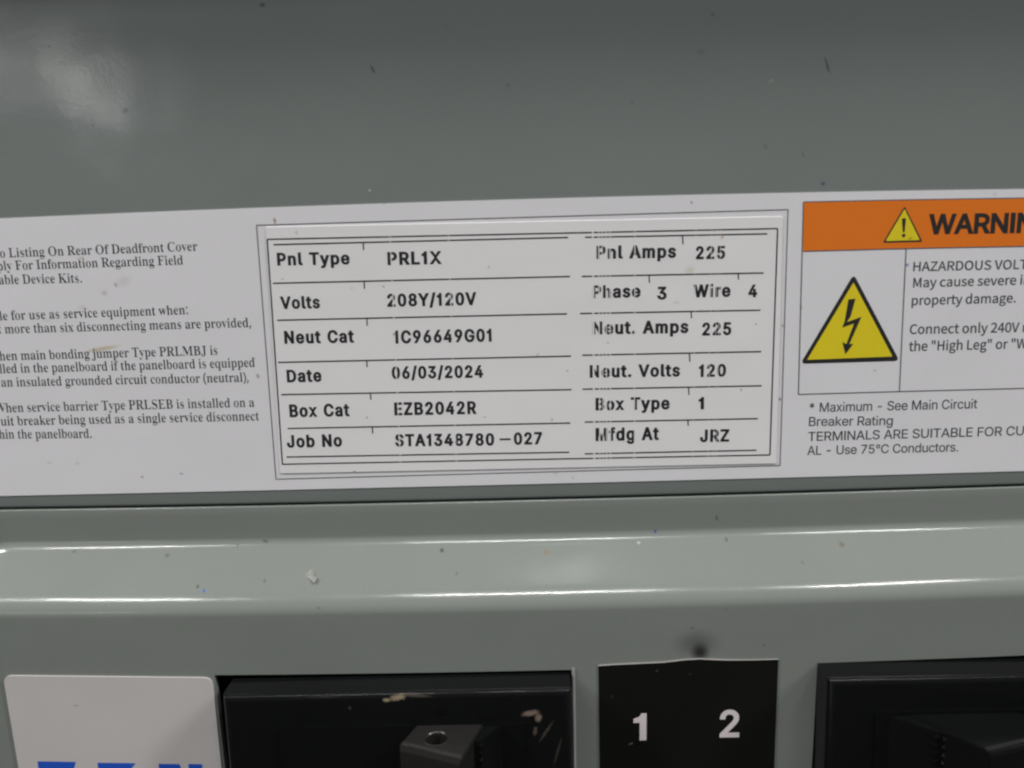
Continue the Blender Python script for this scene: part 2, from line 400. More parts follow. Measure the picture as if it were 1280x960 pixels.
    [84, 882, [379, 888, 379, 0, 505, 0, 505, 888, 820, 888, 820, 1000, 63, 1000, 63, 888]],
    [85, 1017, [619, -5, 714, 30, 792, 85, 850, 157, 887, 243, 899, 340, 899, 1000, 772, 1000, 772, 350, 764, 282, 740, 222, 702, 172, 650, 133, 585, 109, 509, 101, 432, 109, 368, 133, 316, 172, 277, 222, 252, 282, 244, 350, 244, 1000, 118, 1000, 118, 340, 130, 243, 167, 157, 225, 85, 303, 30, 398, -5, 509, -16]],
    [86, 943, [546, 0, 910, 1000, 776, 1000, 569, 405, 525, 271, 461, 60, 487, 60, 423, 270, 378, 405, 166, 1000, 32, 1000, 401, 0]],
    [87, 1349, [453, 0, 625, 635, 658, 776, 687, 934, 661, 934, 691, 769, 723, 635, 895, 0, 1042, 0, 1316, 1000, 1186, 1000, 1028, 385, 1003, 286, 981, 184, 960, 78, 977, 78, 956, 184, 933, 286, 907, 385, 746, 1000, 602, 1000, 440, 385, 415, 286, 393, 184, 372, 78, 387, 78, 367, 184, 345, 286, 321, 385, 162, 1000, 32, 1000, 305, 0]],
    [88, 932, [180, 0, 357, 254, 405, 326, 443, 386, 481, 454, 453, 454, 491, 384, 528, 325, 574, 254, 750, 0, 896, 0, 509, 564, 509, 470, 877, 1000, 734, 1000, 587, 787, 534, 710, 495, 646, 456, 574, 478, 574, 439, 647, 401, 710, 350, 787, 205, 1000, 58, 1000, 427, 465, 427, 559, 36, 0]],
    [89, 927, [527, 0, 527, 409, 895, 1000, 749, 1000, 551, 677, 494, 576, 440, 453, 491, 453, 437, 574, 378, 677, 179, 1000, 32, 1000, 400, 409, 400, 0]],
    [90, 862, [785, 0, 785, 112, 421, 112, 299, 111, 177, 107, 191, 65, 263, 158, 332, 253, 780, 907, 780, 1000, 79, 1000, 79, 888, 438, 888, 561, 889, 684, 893, 670, 935, 602, 846, 538, 757, 82, 91, 82, 0]],
    [97, 765, [374, -12, 423, 2, 464, 23, 495, 48, 535, 102, 544, 102, 544, 0, 662, 0, 662, 494, 655, 570, 634, 629, 602, 675, 562, 708, 517, 731, 470, 746, 381, 756, 321, 751, 261, 738, 205, 715, 154, 680, 112, 633, 81, 572, 197, 538, 211, 565, 231, 591, 259, 615, 293, 634, 335, 646, 385, 650, 432, 646, 471, 633, 502, 612, 524, 583, 537, 547, 542, 505, 542, 501, 537, 477, 522, 462, 496, 452, 459, 446, 350, 432, 246, 414, 197, 400, 152, 380, 114, 352, 85, 316, 66, 270, 60, 212, 68, 144, 94, 88, 133, 42, 186, 10, 247, -10, 314, -17], [293, 93, 255, 103, 224, 119, 200, 142, 186, 171, 180, 206, 186, 245, 203, 274, 230, 296, 264, 312, 345, 330, 394, 337, 455, 346, 510, 358, 542, 373, 542, 271, 536, 226, 518, 183, 489, 145, 448, 115, 397, 96, 335, 89]],
    [98, 834, [539, -4, 616, 31, 679, 89, 727, 166, 757, 261, 767, 371, 757, 481, 727, 575, 679, 652, 615, 709, 538, 744, 450, 756, 387, 750, 337, 733, 299, 708, 270, 680, 232, 627, 224, 627, 224, 1000, 103, 1000, 103, 0, 220, 0, 220, 115, 232, 115, 271, 61, 300, 33, 339, 7, 389, -10, 451, -16], [370, 101, 318, 128, 276, 170, 246, 226, 228, 294, 222, 373, 227, 450, 246, 517, 276, 572, 317, 614, 369, 640, 433, 648, 497, 639, 550, 612, 592, 569, 621, 513, 639, 447, 645, 373, 639, 297, 621, 229, 591, 172, 549, 129, 497, 101, 433, 92]],
    [99, 778, [462, -12, 512, -1, 559, 17, 602, 42, 639, 73, 671, 110, 696, 153, 713, 201, 598, 230, 573, 174, 532, 130, 477, 101, 407, 91, 340, 101, 285, 130, 243, 174, 213, 231, 195, 297, 189, 368, 195, 441, 213, 508, 243, 565, 285, 610, 340, 639, 407, 648, 476, 639, 531, 611, 571, 569, 595, 515, 711, 544, 693, 591, 668, 633, 637, 669, 600, 700, 557, 724, 511, 741, 461, 752, 407, 756, 312, 744, 230, 707, 161, 649, 110, 572, 78, 478, 67, 368, 78, 261, 110, 167, 161, 90, 230, 32, 312, -4, 407, -16]],
    [100, 834, [446, -10, 496, 7, 534, 33, 564, 61, 603, 115, 615, 115, 615, 0, 731, 0, 731, 1000, 611, 1000, 611, 627, 602, 627, 565, 680, 536, 708, 497, 733, 448, 750, 385, 756, 297, 744, 220, 709, 156, 652, 108, 575, 77, 481, 67, 371, 77, 261, 107, 166, 155, 89, 219, 31, 296, -4, 384, -16], [338, 101, 285, 129, 243, 172, 213, 229, 195, 297, 189, 373, 195, 447, 213, 513, 243, 569, 284, 612, 337, 639, 402, 648, 465, 640, 518, 614, 559, 572, 589, 517, 607, 450, 613, 373, 607, 294, 589, 226, 559, 170, 517, 128, 465, 101, 402, 92]],
    [101, 794, [490, -10, 555, 9, 612, 38, 659, 77, 694, 124, 718, 178, 601, 207, 584, 172, 561, 143, 532, 120, 499, 104, 460, 94, 418, 91, 353, 98, 297, 121, 251, 158, 217, 209, 196, 273, 189, 349, 189, 415, 195, 474, 214, 530, 245, 578, 288, 616, 340, 641, 403, 649, 465, 641, 516, 617, 556, 579, 585, 528, 603, 467, 609, 397, 664, 434, 147, 434, 147, 333, 730, 333, 730, 381, 723, 475, 702, 554, 670, 619, 627, 670, 578, 709, 523, 735, 464, 751, 403, 756, 308, 743, 226, 706, 159, 648, 109, 569, 77, 475, 67, 367, 78, 260, 109, 167, 161, 90, 230, 32, 316, -4, 417, -16]],
    [102, 499, [13, 746, 13, 643, 448, 643, 448, 746], [279, 0, 279, 823, 285, 870, 303, 904, 336, 925, 383, 932, 422, 928, 447, 921, 477, 1024, 437, 1036, 368, 1042, 316, 1036, 266, 1020, 222, 993, 188, 955, 166, 907, 158, 848, 158, 0]],
    [103, 836, [493, -289, 571, -267, 638, -230, 689, -177, 721, -106, 732, -17, 732, 746, 615, 746, 615, 627, 605, 627, 567, 680, 537, 708, 498, 733, 448, 750, 385, 756, 298, 744, 221, 709, 157, 652, 108, 577, 77, 484, 67, 376, 77, 268, 108, 177, 157, 105, 222, 52, 298, 20, 383, 9, 446, 15, 496, 31, 534, 54, 563, 82, 602, 134, 612, 134, 612, -11, 606, -68, 587, -113, 555, -148, 489, -180, 407, -191, 349, -187, 303, -174, 267, -154, 239, -130, 199, -80, 99, -136, 126, -178, 162, -216, 207, -249, 263, -274, 329, -291, 407, -296], [339, 124, 286, 149, 244, 189, 214, 241, 195, 305, 189, 379, 195, 451, 213, 516, 243, 570, 285, 612, 339, 639, 403, 648, 466, 640, 519, 614, 560, 573, 590, 519, 608, 454, 614, 379, 608, 302, 590, 238, 559, 186, 518, 148, 466, 124, 403, 116]],
    [104, 806, [230, 506, 248, 556, 278, 595, 316, 624, 362, 641, 413, 647, 483, 635, 537, 598, 570, 540, 582, 462, 582, 0, 702, 0, 702, 473, 694, 560, 670, 631, 631, 685, 580, 725, 518, 748, 447, 756, 368, 745, 299, 712, 243, 653, 201, 565, 224, 565, 224, 1000, 103, 1000, 103, 0, 224, 0, 224, 446]],
    [105, 328, [224, 0, 224, 746, 103, 746, 103, 0], [197, 876, 224, 894, 242, 919, 248, 950, 242, 981, 224, 1006, 197, 1024, 164, 1029, 133, 1024, 106, 1006, 87, 981, 81, 950, 87, 919, 106, 894, 133, 876, 164, 870]],
    [106, 328, [103, -57, 97, -106, 80, -141, 49, -163, 4, -170, -19, -170, -19, -281, 7, -281, 73, -274, 127, -254, 169, -222, 200, -178, 218, -123, 224, -59, 224, 746, 103, 746], [196, 876, 223, 894, 242, 919, 248, 950, 242, 981, 223, 1006, 196, 1024, 164, 1029, 132, 1024, 105, 1006, 87, 981, 81, 950, 87, 919, 105, 894, 132, 876, 164, 870]],
    [107, 748, [348, 392, 362, 392, 708, 746, 559, 746, 237, 416, 216, 416, 216, 269], [224, 0, 224, 1000, 103, 1000, 103, 0], [731, 0, 376, 450, 291, 365, 578, 0]],
    [108, 372, [318, -2, 355, 5, 334, 107, 315, 103, 287, 102, 255, 107, 236, 122, 227, 151, 224, 194, 224, 1000, 103, 1000, 103, 166, 114, 93, 145, 40, 198, 6, 274, -5]],
    [109, 1199, [224, 0, 224, 468, 229, 523, 247, 569, 275, 604, 310, 629, 350, 645, 392, 650, 450, 640, 497, 611, 529, 567, 539, 511, 539, 0, 659, 0, 659, 486, 664, 531, 679, 570, 703, 603, 736, 628, 776, 644, 823, 650, 879, 641, 929, 615, 963, 568, 974, 499, 974, 0, 1095, 0, 1095, 501, 1087, 581, 1063, 646, 1025, 695, 977, 731, 921, 752, 858, 759, 801, 753, 748, 737, 702, 710, 663, 674, 633, 631, 614, 579, 631, 579, 607, 652, 565, 709, 506, 747, 431, 759, 384, 754, 338, 739, 297, 715, 260, 680, 231, 635, 211, 580, 221, 580, 220, 746, 103, 746, 103, 0]],
    [110, 805, [230, 506, 248, 556, 278, 595, 316, 624, 362, 641, 413, 647, 483, 635, 537, 598, 570, 540, 582, 462, 582, 0, 702, 0, 702, 473, 694, 560, 670, 631, 631, 685, 580, 725, 518, 748, 447, 756, 368, 745, 299, 712, 243, 653, 201, 565, 220, 565, 219, 746, 103, 746, 103, 0, 224, 0, 224, 446]],
    [111, 816, [504, -4, 587, 32, 655, 90, 706, 167, 738, 261, 749, 368, 738, 478, 706, 572, 655, 649, 587, 707, 504, 744, 407, 756, 312, 744, 230, 707, 161, 649, 110, 572, 78, 478, 67, 368, 78, 261, 110, 167, 161, 90, 230, 32, 312, -4, 407, -16], [340, 101, 285, 130, 243, 174, 213, 231, 195, 297, 189, 368, 195, 441, 213, 508, 243, 565, 285, 610, 340, 639, 407, 648, 476, 639, 531, 610, 574, 565, 604, 507, 622, 441, 627, 368, 622, 297, 604, 231, 574, 174, 531, 130, 476, 101, 407, 91]],
    [112, 834, [224, -281, 224, 115, 232, 115, 271, 61, 301, 33, 339, 7, 389, -10, 451, -16, 539, -4, 616, 31, 679, 89, 727, 166, 757, 261, 767, 371, 757, 481, 727, 575, 679, 652, 615, 709, 538, 744, 450, 756, 387, 750, 337, 733, 299, 708, 270, 680, 232, 627, 220, 627, 220, 746, 103, 746, 103, -281], [370, 101, 318, 128, 276, 170, 246, 226, 228, 294, 222, 373, 227, 450, 246, 517, 276, 572, 317, 614, 369, 640, 433, 648, 497, 639, 550, 612, 592, 569, 621, 513, 639, 447, 645, 373, 639, 297, 621, 229, 591, 172, 549, 129, 497, 101, 433, 92]],
    [113, 834, [731, 746, 615, 746, 615, 627, 603, 627, 565, 680, 536, 708, 497, 733, 448, 750, 385, 756, 297, 744, 220, 709, 156, 652, 108, 575, 77, 481, 67, 371, 77, 261, 107, 166, 155, 89, 219, 31, 296, -4, 384, -16, 446, -10, 496, 7, 534, 33, 564, 61, 602, 115, 611, 115, 611, -281, 731, -281], [338, 101, 285, 129, 243, 172, 213, 229, 195, 297, 189, 373, 195, 447, 213, 513, 243, 569, 284, 612, 337, 639, 402, 648, 465, 640, 518, 614, 559, 572, 589, 517, 607, 450, 613, 373, 607, 294, 589, 226, 559, 170, 517, 128, 465, 101, 402, 92]],
    [114, 509, [224, 0, 224, 466, 229, 515, 247, 557, 276, 592, 313, 618, 357, 635, 407, 640, 452, 638, 478, 634, 478, 754, 451, 756, 419, 756, 355, 748, 300, 722, 256, 682, 227, 631, 219, 631, 219, 746, 103, 746, 103, 0]],
    [115, 718, [439, -9, 511, 13, 570, 47, 614, 93, 642, 147, 651, 209, 639, 280, 602, 337, 540, 381, 451, 411, 338, 438, 282, 456, 244, 478, 221, 508, 213, 545, 224, 588, 257, 623, 307, 646, 368, 654, 431, 645, 477, 620, 508, 585, 527, 545, 637, 570, 617, 622, 588, 667, 548, 704, 499, 732, 439, 750, 368, 756, 293, 749, 226, 728, 170, 695, 128, 652, 101, 599, 92, 538, 104, 467, 142, 409, 205, 365, 293, 334, 417, 305, 465, 289, 499, 267, 520, 238, 527, 202, 515, 159, 481, 122, 426, 98, 356, 89, 294, 97, 244, 119, 207, 156, 185, 209, 70, 185, 89, 125, 121, 75, 166, 35, 221, 7, 285, -10, 358, -16]],
    [116, 447, [13, 746, 13, 643, 401, 643, 401, 746], [128, 183, 141, 102, 181, 42, 245, 5, 331, -8, 377, -5, 419, 3, 397, 105, 364, 100, 335, 98, 294, 104, 268, 121, 253, 150, 248, 192, 248, 926, 128, 926]],
    [117, 806, [437, 1, 505, 33, 562, 92, 604, 180, 586, 180, 586, 0, 702, 0, 702, 746, 582, 746, 582, 300, 576, 240, 557, 190, 528, 151, 490, 122, 444, 104, 393, 99, 323, 111, 269, 147, 235, 206, 224, 283, 224, 746, 103, 746, 103, 273, 111, 186, 136, 115, 175, 60, 226, 21, 288, -2, 358, -10]],
    [118, 765, [445, 0, 730, 746, 599, 746, 440, 305, 399, 171, 362, 41, 404, 41, 367, 171, 325, 305, 166, 746, 34, 746, 319, 0]],
    [119, 1115, [391, 0, 487, 338, 516, 442, 544, 551, 571, 664, 544, 664, 571, 551, 599, 442, 627, 338, 724, 0, 844, 0, 1071, 746, 944, 746, 852, 420, 812, 266, 769, 81, 791, 81, 750, 267, 711, 420, 622, 746, 495, 746, 405, 420, 365, 265, 324, 81, 344, 81, 302, 269, 262, 420, 171, 746, 44, 746, 270, 0]],
    [120, 744, [180, 0, 291, 168, 351, 268, 402, 357, 340, 357, 393, 268, 454, 168, 564, 0, 703, 0, 410, 421, 410, 332, 691, 746, 554, 746, 458, 601, 398, 498, 345, 405, 407, 405, 352, 498, 290, 601, 197, 746, 56, 746, 336, 336, 337, 429, 41, 0]],
    [121, 765, [127, -281, 180, -285, 230, -281, 274, -267, 313, -243, 347, -210, 376, -167, 401, -114, 730, 746, 600, 746, 440, 305, 398, 171, 361, 41, 404, 41, 367, 170, 325, 305, 166, 746, 34, 746, 319, -3, 296, -70, 278, -114, 256, -145, 231, -165, 204, -175, 174, -177, 140, -172, 121, -168, 93, -272]],
    [122, 748, [666, 0, 666, 111, 248, 111, 248, 118, 654, 650, 654, 746, 94, 746, 94, 635, 499, 635, 499, 628, 82, 90, 82, 0]],
    [176, 621, [371, 564, 424, 587, 470, 622, 506, 668, 529, 722, 536, 781, 529, 841, 506, 895, 470, 942, 424, 978, 371, 1000, 311, 1008, 252, 1000, 198, 978, 151, 942, 115, 895, 92, 841, 85, 781, 92, 722, 115, 668, 151, 622, 198, 587, 252, 564, 311, 556], [278, 661, 248, 674, 222, 694, 203, 719, 190, 749, 186, 781, 190, 814, 203, 845, 222, 870, 248, 890, 278, 903, 311, 907, 344, 903, 374, 890, 399, 870, 419, 845, 432, 814, 436, 781, 432, 749, 419, 719, 399, 694, 374, 674, 344, 661, 311, 657]],
    [8211, 687, [0, 481, 0, 369, 687, 369, 687, 481]],
]
GLYPHS['noto'] = [
    [34, 647, [150, 659, 228, 659, 251, 912, 254, 1052, 123, 1052, 125, 912], [419, 659, 494, 659, 520, 912, 522, 1052, 390, 1052, 393, 912]],
    [46, 379, [190, -18, 253, 8, 280, 76, 253, 146, 190, 172, 126, 146, 100, 76, 126, 8]],
    [48, 757, [379, -18, 484, 3, 571, 65, 635, 169, 676, 315, 690, 503, 676, 690, 635, 834, 571, 937, 484, 997, 379, 1018, 273, 997, 187, 937, 123, 834, 82, 690, 68, 503, 82, 315, 123, 169, 187, 65, 273, 3], [379, 83, 279, 127, 213, 264, 188, 503, 213, 741, 279, 877, 379, 919, 479, 877, 546, 741, 570, 503, 546, 264, 479, 127]],
    [50, 757, [60, 0, 689, 0, 689, 108, 412, 108, 248, 98, 454, 315, 591, 522, 641, 724, 605, 879, 504, 981, 349, 1018, 234, 999, 139, 949, 55, 871, 127, 801, 221, 884, 334, 917, 437, 891, 498, 821, 519, 719, 469, 536, 318, 325, 60, 74]],
    [52, 757, [464, 0, 581, 0, 581, 275, 715, 275, 715, 375, 581, 375, 581, 1000, 443, 1000, 27, 357, 27, 275, 464, 275], [464, 375, 157, 375, 384, 716, 465, 863, 464, 682]],
    [65, 829, [5, 0, 132, 0, 229, 305, 595, 305, 690, 0, 824, 0, 484, 1000, 344, 1000], [261, 405, 310, 559, 409, 898, 516, 559, 563, 405]],
    [67, 870, [514, -18, 634, -1, 735, 48, 821, 125, 751, 206, 647, 123, 520, 93, 354, 143, 247, 285, 209, 503, 249, 719, 358, 858, 524, 907, 638, 881, 728, 813, 797, 895, 727, 955, 635, 1000, 522, 1018, 379, 995, 257, 928, 162, 821, 101, 677, 79, 499, 101, 321, 160, 177, 253, 71, 373, 5]],
    [68, 938, [138, 0, 393, 0, 557, 22, 687, 86, 781, 189, 838, 330, 858, 503, 838, 677, 781, 816, 686, 917, 554, 979, 387, 1000, 138, 1000], [263, 104, 263, 898, 376, 898, 504, 881, 602, 832, 672, 752, 714, 642, 728, 503, 714, 365, 672, 254, 602, 172, 504, 121, 376, 104]],
    [69, 803, [138, 0, 728, 0, 728, 108, 263, 108, 263, 472, 642, 472, 642, 580, 263, 580, 263, 893, 713, 893, 713, 1000, 138, 1000]],
    [71, 940, [531, -18, 656, -2, 760, 39, 839, 98, 839, 519, 510, 519, 510, 413, 723, 413, 723, 152, 645, 108, 543, 93, 426, 111, 333, 165, 265, 250, 223, 364, 209, 503, 224, 641, 268, 753, 337, 837, 429, 889, 541, 907, 668, 880, 757, 813, 825, 895, 756, 953, 661, 999, 538, 1018, 388, 995, 262, 928, 164, 821, 101, 677, 79, 499, 101, 321, 162, 177, 258, 71, 383, 5]],
    [72, 993, [138, 0, 263, 0, 263, 472, 730, 472, 730, 0, 857, 0, 857, 1000, 730, 1000, 730, 581, 263, 581, 263, 1000, 138, 1000]],
    [76, 741, [138, 0, 701, 0, 701, 108, 263, 108, 263, 1000, 138, 1000]],
    [77, 1108, [138, 0, 251, 0, 251, 554, 235, 848, 321, 621, 510, 101, 595, 101, 783, 621, 863, 848, 852, 554, 852, 0, 970, 0, 970, 1000, 818, 1000, 628, 465, 558, 256, 480, 465, 289, 1000, 138, 1000]],
    [79, 1012, [506, -18, 647, 6, 765, 73, 855, 182, 913, 326, 933, 503, 913, 680, 855, 823, 765, 929, 647, 995, 506, 1018, 365, 995, 247, 929, 157, 823, 99, 680, 79, 503, 99, 326, 157, 182, 247, 73, 365, 6], [506, 93, 349, 144, 246, 286, 209, 503, 246, 719, 349, 858, 506, 907, 663, 858, 766, 719, 803, 503, 766, 286, 663, 144]],
    [82, 866, [263, 525, 263, 898, 431, 898, 564, 881, 646, 824, 674, 720, 646, 612, 564, 547, 431, 525], [686, 0, 828, 0, 574, 438, 693, 491, 771, 585, 799, 720, 783, 829, 735, 908, 661, 961, 564, 991, 450, 1000, 138, 1000, 138, 0, 263, 0, 263, 424, 443, 424]],
    [83, 813, [414, -18, 596, 21, 713, 122, 754, 266, 727, 390, 653, 474, 549, 533, 406, 595, 329, 631, 266, 683, 240, 762, 263, 840, 328, 889, 427, 907, 553, 882, 655, 814, 720, 895, 592, 983, 427, 1018, 265, 983, 153, 890, 112, 753, 144, 630, 221, 548, 315, 497, 458, 434, 544, 392, 604, 338, 626, 255, 601, 170, 529, 113, 416, 93, 266, 127, 141, 217, 65, 130, 163, 51, 280, 0]],
    [84, 817, [345, 0, 472, 0, 472, 893, 775, 893, 775, 1000, 42, 1000, 42, 893, 345, 893]],
    [85, 984, [492, -18, 608, -4, 707, 41, 783, 122, 833, 244, 851, 412, 851, 1000, 730, 1000, 730, 409, 698, 220, 613, 122, 492, 93, 374, 122, 291, 220, 259, 409, 259, 1000, 134, 1000, 134, 412, 151, 244, 201, 122, 278, 41, 377, -4]],
    [86, 784, [321, 0, 466, 0, 784, 1000, 656, 1000, 495, 458, 398, 128, 296, 458, 134, 1000, 2, 1000]],
    [87, 1198, [247, 0, 397, 0, 546, 603, 596, 831, 651, 603, 802, 0, 955, 0, 1161, 1000, 1041, 1000, 933, 455, 878, 131, 870, 131, 799, 455, 660, 1000, 544, 1000, 406, 455, 335, 131, 270, 455, 165, 1000, 35, 1000]],
    [90, 822, [68, 0, 758, 0, 758, 108, 224, 108, 751, 925, 751, 1000, 116, 1000, 116, 893, 596, 893, 68, 76]],
    [97, 768, [296, -18, 427, 14, 541, 89, 557, 0, 659, 0, 659, 455, 633, 616, 550, 722, 402, 760, 237, 728, 112, 663, 160, 577, 261, 631, 382, 656, 476, 629, 522, 560, 535, 469, 277, 418, 128, 328, 81, 192, 109, 78, 185, 7], [332, 83, 265, 95, 218, 132, 201, 201, 232, 285, 337, 346, 535, 386, 535, 180, 432, 108]],
    [98, 843, [451, -18, 550, 0, 638, 50, 709, 132, 756, 243, 773, 382, 739, 582, 640, 713, 479, 760, 356, 729, 245, 656, 251, 788, 251, 1086, 125, 1086, 125, 0, 225, 0, 236, 76, 345, 7], [431, 87, 347, 104, 251, 164, 251, 554, 352, 629, 447, 655, 561, 620, 624, 525, 644, 381, 616, 223, 541, 123]],
    [99, 696, [417, -18, 546, 7, 658, 75, 603, 160, 524, 108, 428, 86, 308, 122, 228, 220, 199, 370, 229, 519, 312, 619, 432, 655, 511, 637, 580, 591, 642, 672, 552, 734, 427, 760, 317, 743, 219, 693, 141, 614, 90, 505, 71, 370, 88, 235, 136, 127, 211, 48, 306, -1]],
    [100, 846, [378, -18, 502, 13, 603, 87, 618, 0, 720, 0, 720, 1086, 595, 1086, 595, 801, 601, 674, 505, 737, 393, 760, 235, 712, 118, 577, 72, 370, 110, 159, 216, 28], [405, 87, 295, 121, 225, 218, 201, 371, 230, 520, 307, 619, 414, 655, 505, 637, 595, 577, 595, 188, 503, 112]],
    [101, 756, [425, -18, 560, 4, 668, 57, 625, 141, 538, 97, 439, 82, 315, 114, 230, 203, 194, 341, 693, 341, 698, 412, 664, 596, 563, 716, 402, 760, 303, 743, 213, 692, 139, 611, 89, 503, 71, 370, 89, 236, 139, 128, 215, 48, 313, -1], [192, 430, 231, 555, 307, 633, 405, 660, 504, 634, 567, 556, 589, 430]],
    [103, 769, [375, -341, 574, -305, 704, -212, 750, -85, 721, 16, 635, 73, 492, 92, 346, 92, 269, 102, 228, 131, 217, 172, 231, 223, 265, 261, 318, 242, 374, 235, 512, 266, 609, 355, 645, 492, 628, 580, 585, 645, 737, 645, 737, 741, 479, 741, 374, 760, 236, 727, 136, 636, 97, 495, 127, 377, 194, 296, 138, 235, 112, 153, 131, 79, 179, 32, 98, -51, 70, -143, 109, -251, 216, -318], [374, 319, 296, 341, 239, 402, 217, 495, 238, 589, 295, 648, 374, 668, 454, 648, 511, 589, 532, 495, 510, 402, 453, 341], [393, -255, 277, -239, 204, -194, 179, -125, 196, -61, 254, 0, 349, -11, 477, -11, 560, -20, 610, -50, 628, -105, 598, -178, 517, -233]],
    [104, 828, [125, 0, 251, 0, 251, 538, 351, 622, 453, 651, 533, 630, 579, 566, 593, 453, 593, 0, 718, 0, 718, 469, 693, 628, 619, 726, 491, 760, 356, 723, 245, 636, 251, 788, 251, 1086, 125, 1086]],
    [105, 375, [125, 0, 251, 0, 251, 741, 125, 741], [188, 893, 248, 916, 272, 977, 248, 1035, 188, 1057, 129, 1035, 106, 977, 129, 916]],
    [106, 375, [48, -330, 166, -300, 231, -215, 251, -85, 251, 741, 127, 741, 127, -85, 120, -162, 92, -213, 35, -231, -35, -217, -60, -311], [188, 893, 248, 916, 272, 977, 248, 1035, 188, 1057, 128, 1035, 105, 977, 128, 916]],
    [107, 753, [125, 0, 248, 0, 248, 195, 387, 357, 604, 0, 739, 0, 460, 442, 707, 741, 568, 741, 254, 351, 248, 1086, 125, 1086]],
    [108, 387, [256, -18, 329, -7, 311, 89, 285, 86, 261, 98, 251, 139, 251, 1086, 125, 1086, 125, 147, 139, 58, 181, 2]],
    [109, 1263, [125, 0, 251, 0, 251, 538, 348, 623, 436, 651, 514, 630, 559, 566, 574, 453, 574, 0, 698, 0, 698, 538, 796, 623, 885, 651, 963, 630, 1008, 566, 1023, 453, 1023, 0, 1147, 0, 1147, 469, 1123, 628, 1049, 726, 923, 760, 795, 720, 678, 618, 637, 693, 571, 743, 473, 760, 349, 723, 243, 633, 228, 741, 125, 741]],
    [110, 832, [125, 0, 251, 0, 251, 538, 351, 622, 453, 651, 533, 630, 579, 566, 593, 453, 593, 0, 718, 0, 718, 469, 693, 628, 619, 726, 491, 760, 355, 723, 243, 633, 228, 741, 125, 741]],
    [111, 827, [413, -18, 519, -1, 612, 48, 688, 127, 737, 235, 756, 370, 737, 505, 688, 614, 612, 693, 519, 743, 413, 760, 308, 743, 214, 693, 139, 614, 89, 505, 71, 370, 89, 235, 139, 127, 214, 48, 308, -1], [413, 86, 301, 122, 226, 220, 199, 370, 226, 519, 301, 619, 413, 655, 526, 619, 601, 519, 629, 370, 601, 220, 526, 122]],
    [112, 846, [125, -312, 251, -312, 251, -62, 247, 68, 349, 4, 451, -18, 550, 0, 638, 50, 709, 132, 756, 243, 773, 382, 739, 582, 640, 713, 479, 760, 354, 728, 243, 655, 228, 741, 125, 741], [431, 87, 347, 104, 251, 164, 251, 554, 353, 629, 447, 655, 561, 620, 624, 525, 644, 381, 616, 223, 541, 123]],
    [114, 529, [125, 0, 251, 0, 251, 476, 307, 577, 372, 631, 436, 648, 509, 636, 532, 743, 453, 760, 374, 741, 302, 688, 243, 606, 228, 741, 125, 741]],
    [115, 638, [319, -18, 466, 12, 557, 92, 588, 202, 554, 314, 469, 382, 363, 427, 284, 459, 226, 498, 203, 555, 218, 609, 263, 648, 341, 663, 430, 644, 509, 598, 569, 675, 467, 735, 340, 760, 201, 731, 115, 656, 85, 550, 117, 446, 198, 380, 300, 335, 380, 302, 444, 258, 469, 195, 453, 136, 405, 95, 323, 79, 205, 104, 104, 168, 44, 85, 168, 11]],
    [116, 514, [357, -18, 428, -9, 495, 10, 471, 104, 386, 83, 318, 100, 282, 148, 272, 225, 272, 640, 473, 640, 473, 741, 272, 741, 272, 949, 168, 949, 154, 741, 37, 734, 37, 640, 147, 640, 147, 229, 167, 99, 233, 13]],
    [117, 828, [342, -18, 435, -1, 515, 46, 587, 116, 600, 0, 704, 0, 704, 741, 580, 741, 580, 215, 481, 120, 379, 90, 300, 110, 254, 174, 240, 286, 240, 741, 115, 741, 115, 272, 139, 112, 213, 15]],
    [118, 711, [285, 0, 431, 0, 693, 741, 570, 741, 430, 319, 362, 101, 286, 319, 147, 741, 18, 741]],
    [121, 711, [138, -319, 263, -285, 353, -194, 414, -63, 693, 741, 571, 741, 438, 330, 378, 120, 297, 330, 147, 741, 18, 741, 315, -2, 299, -57, 260, -139, 205, -196, 132, -217, 75, -205, 51, -304]],
]
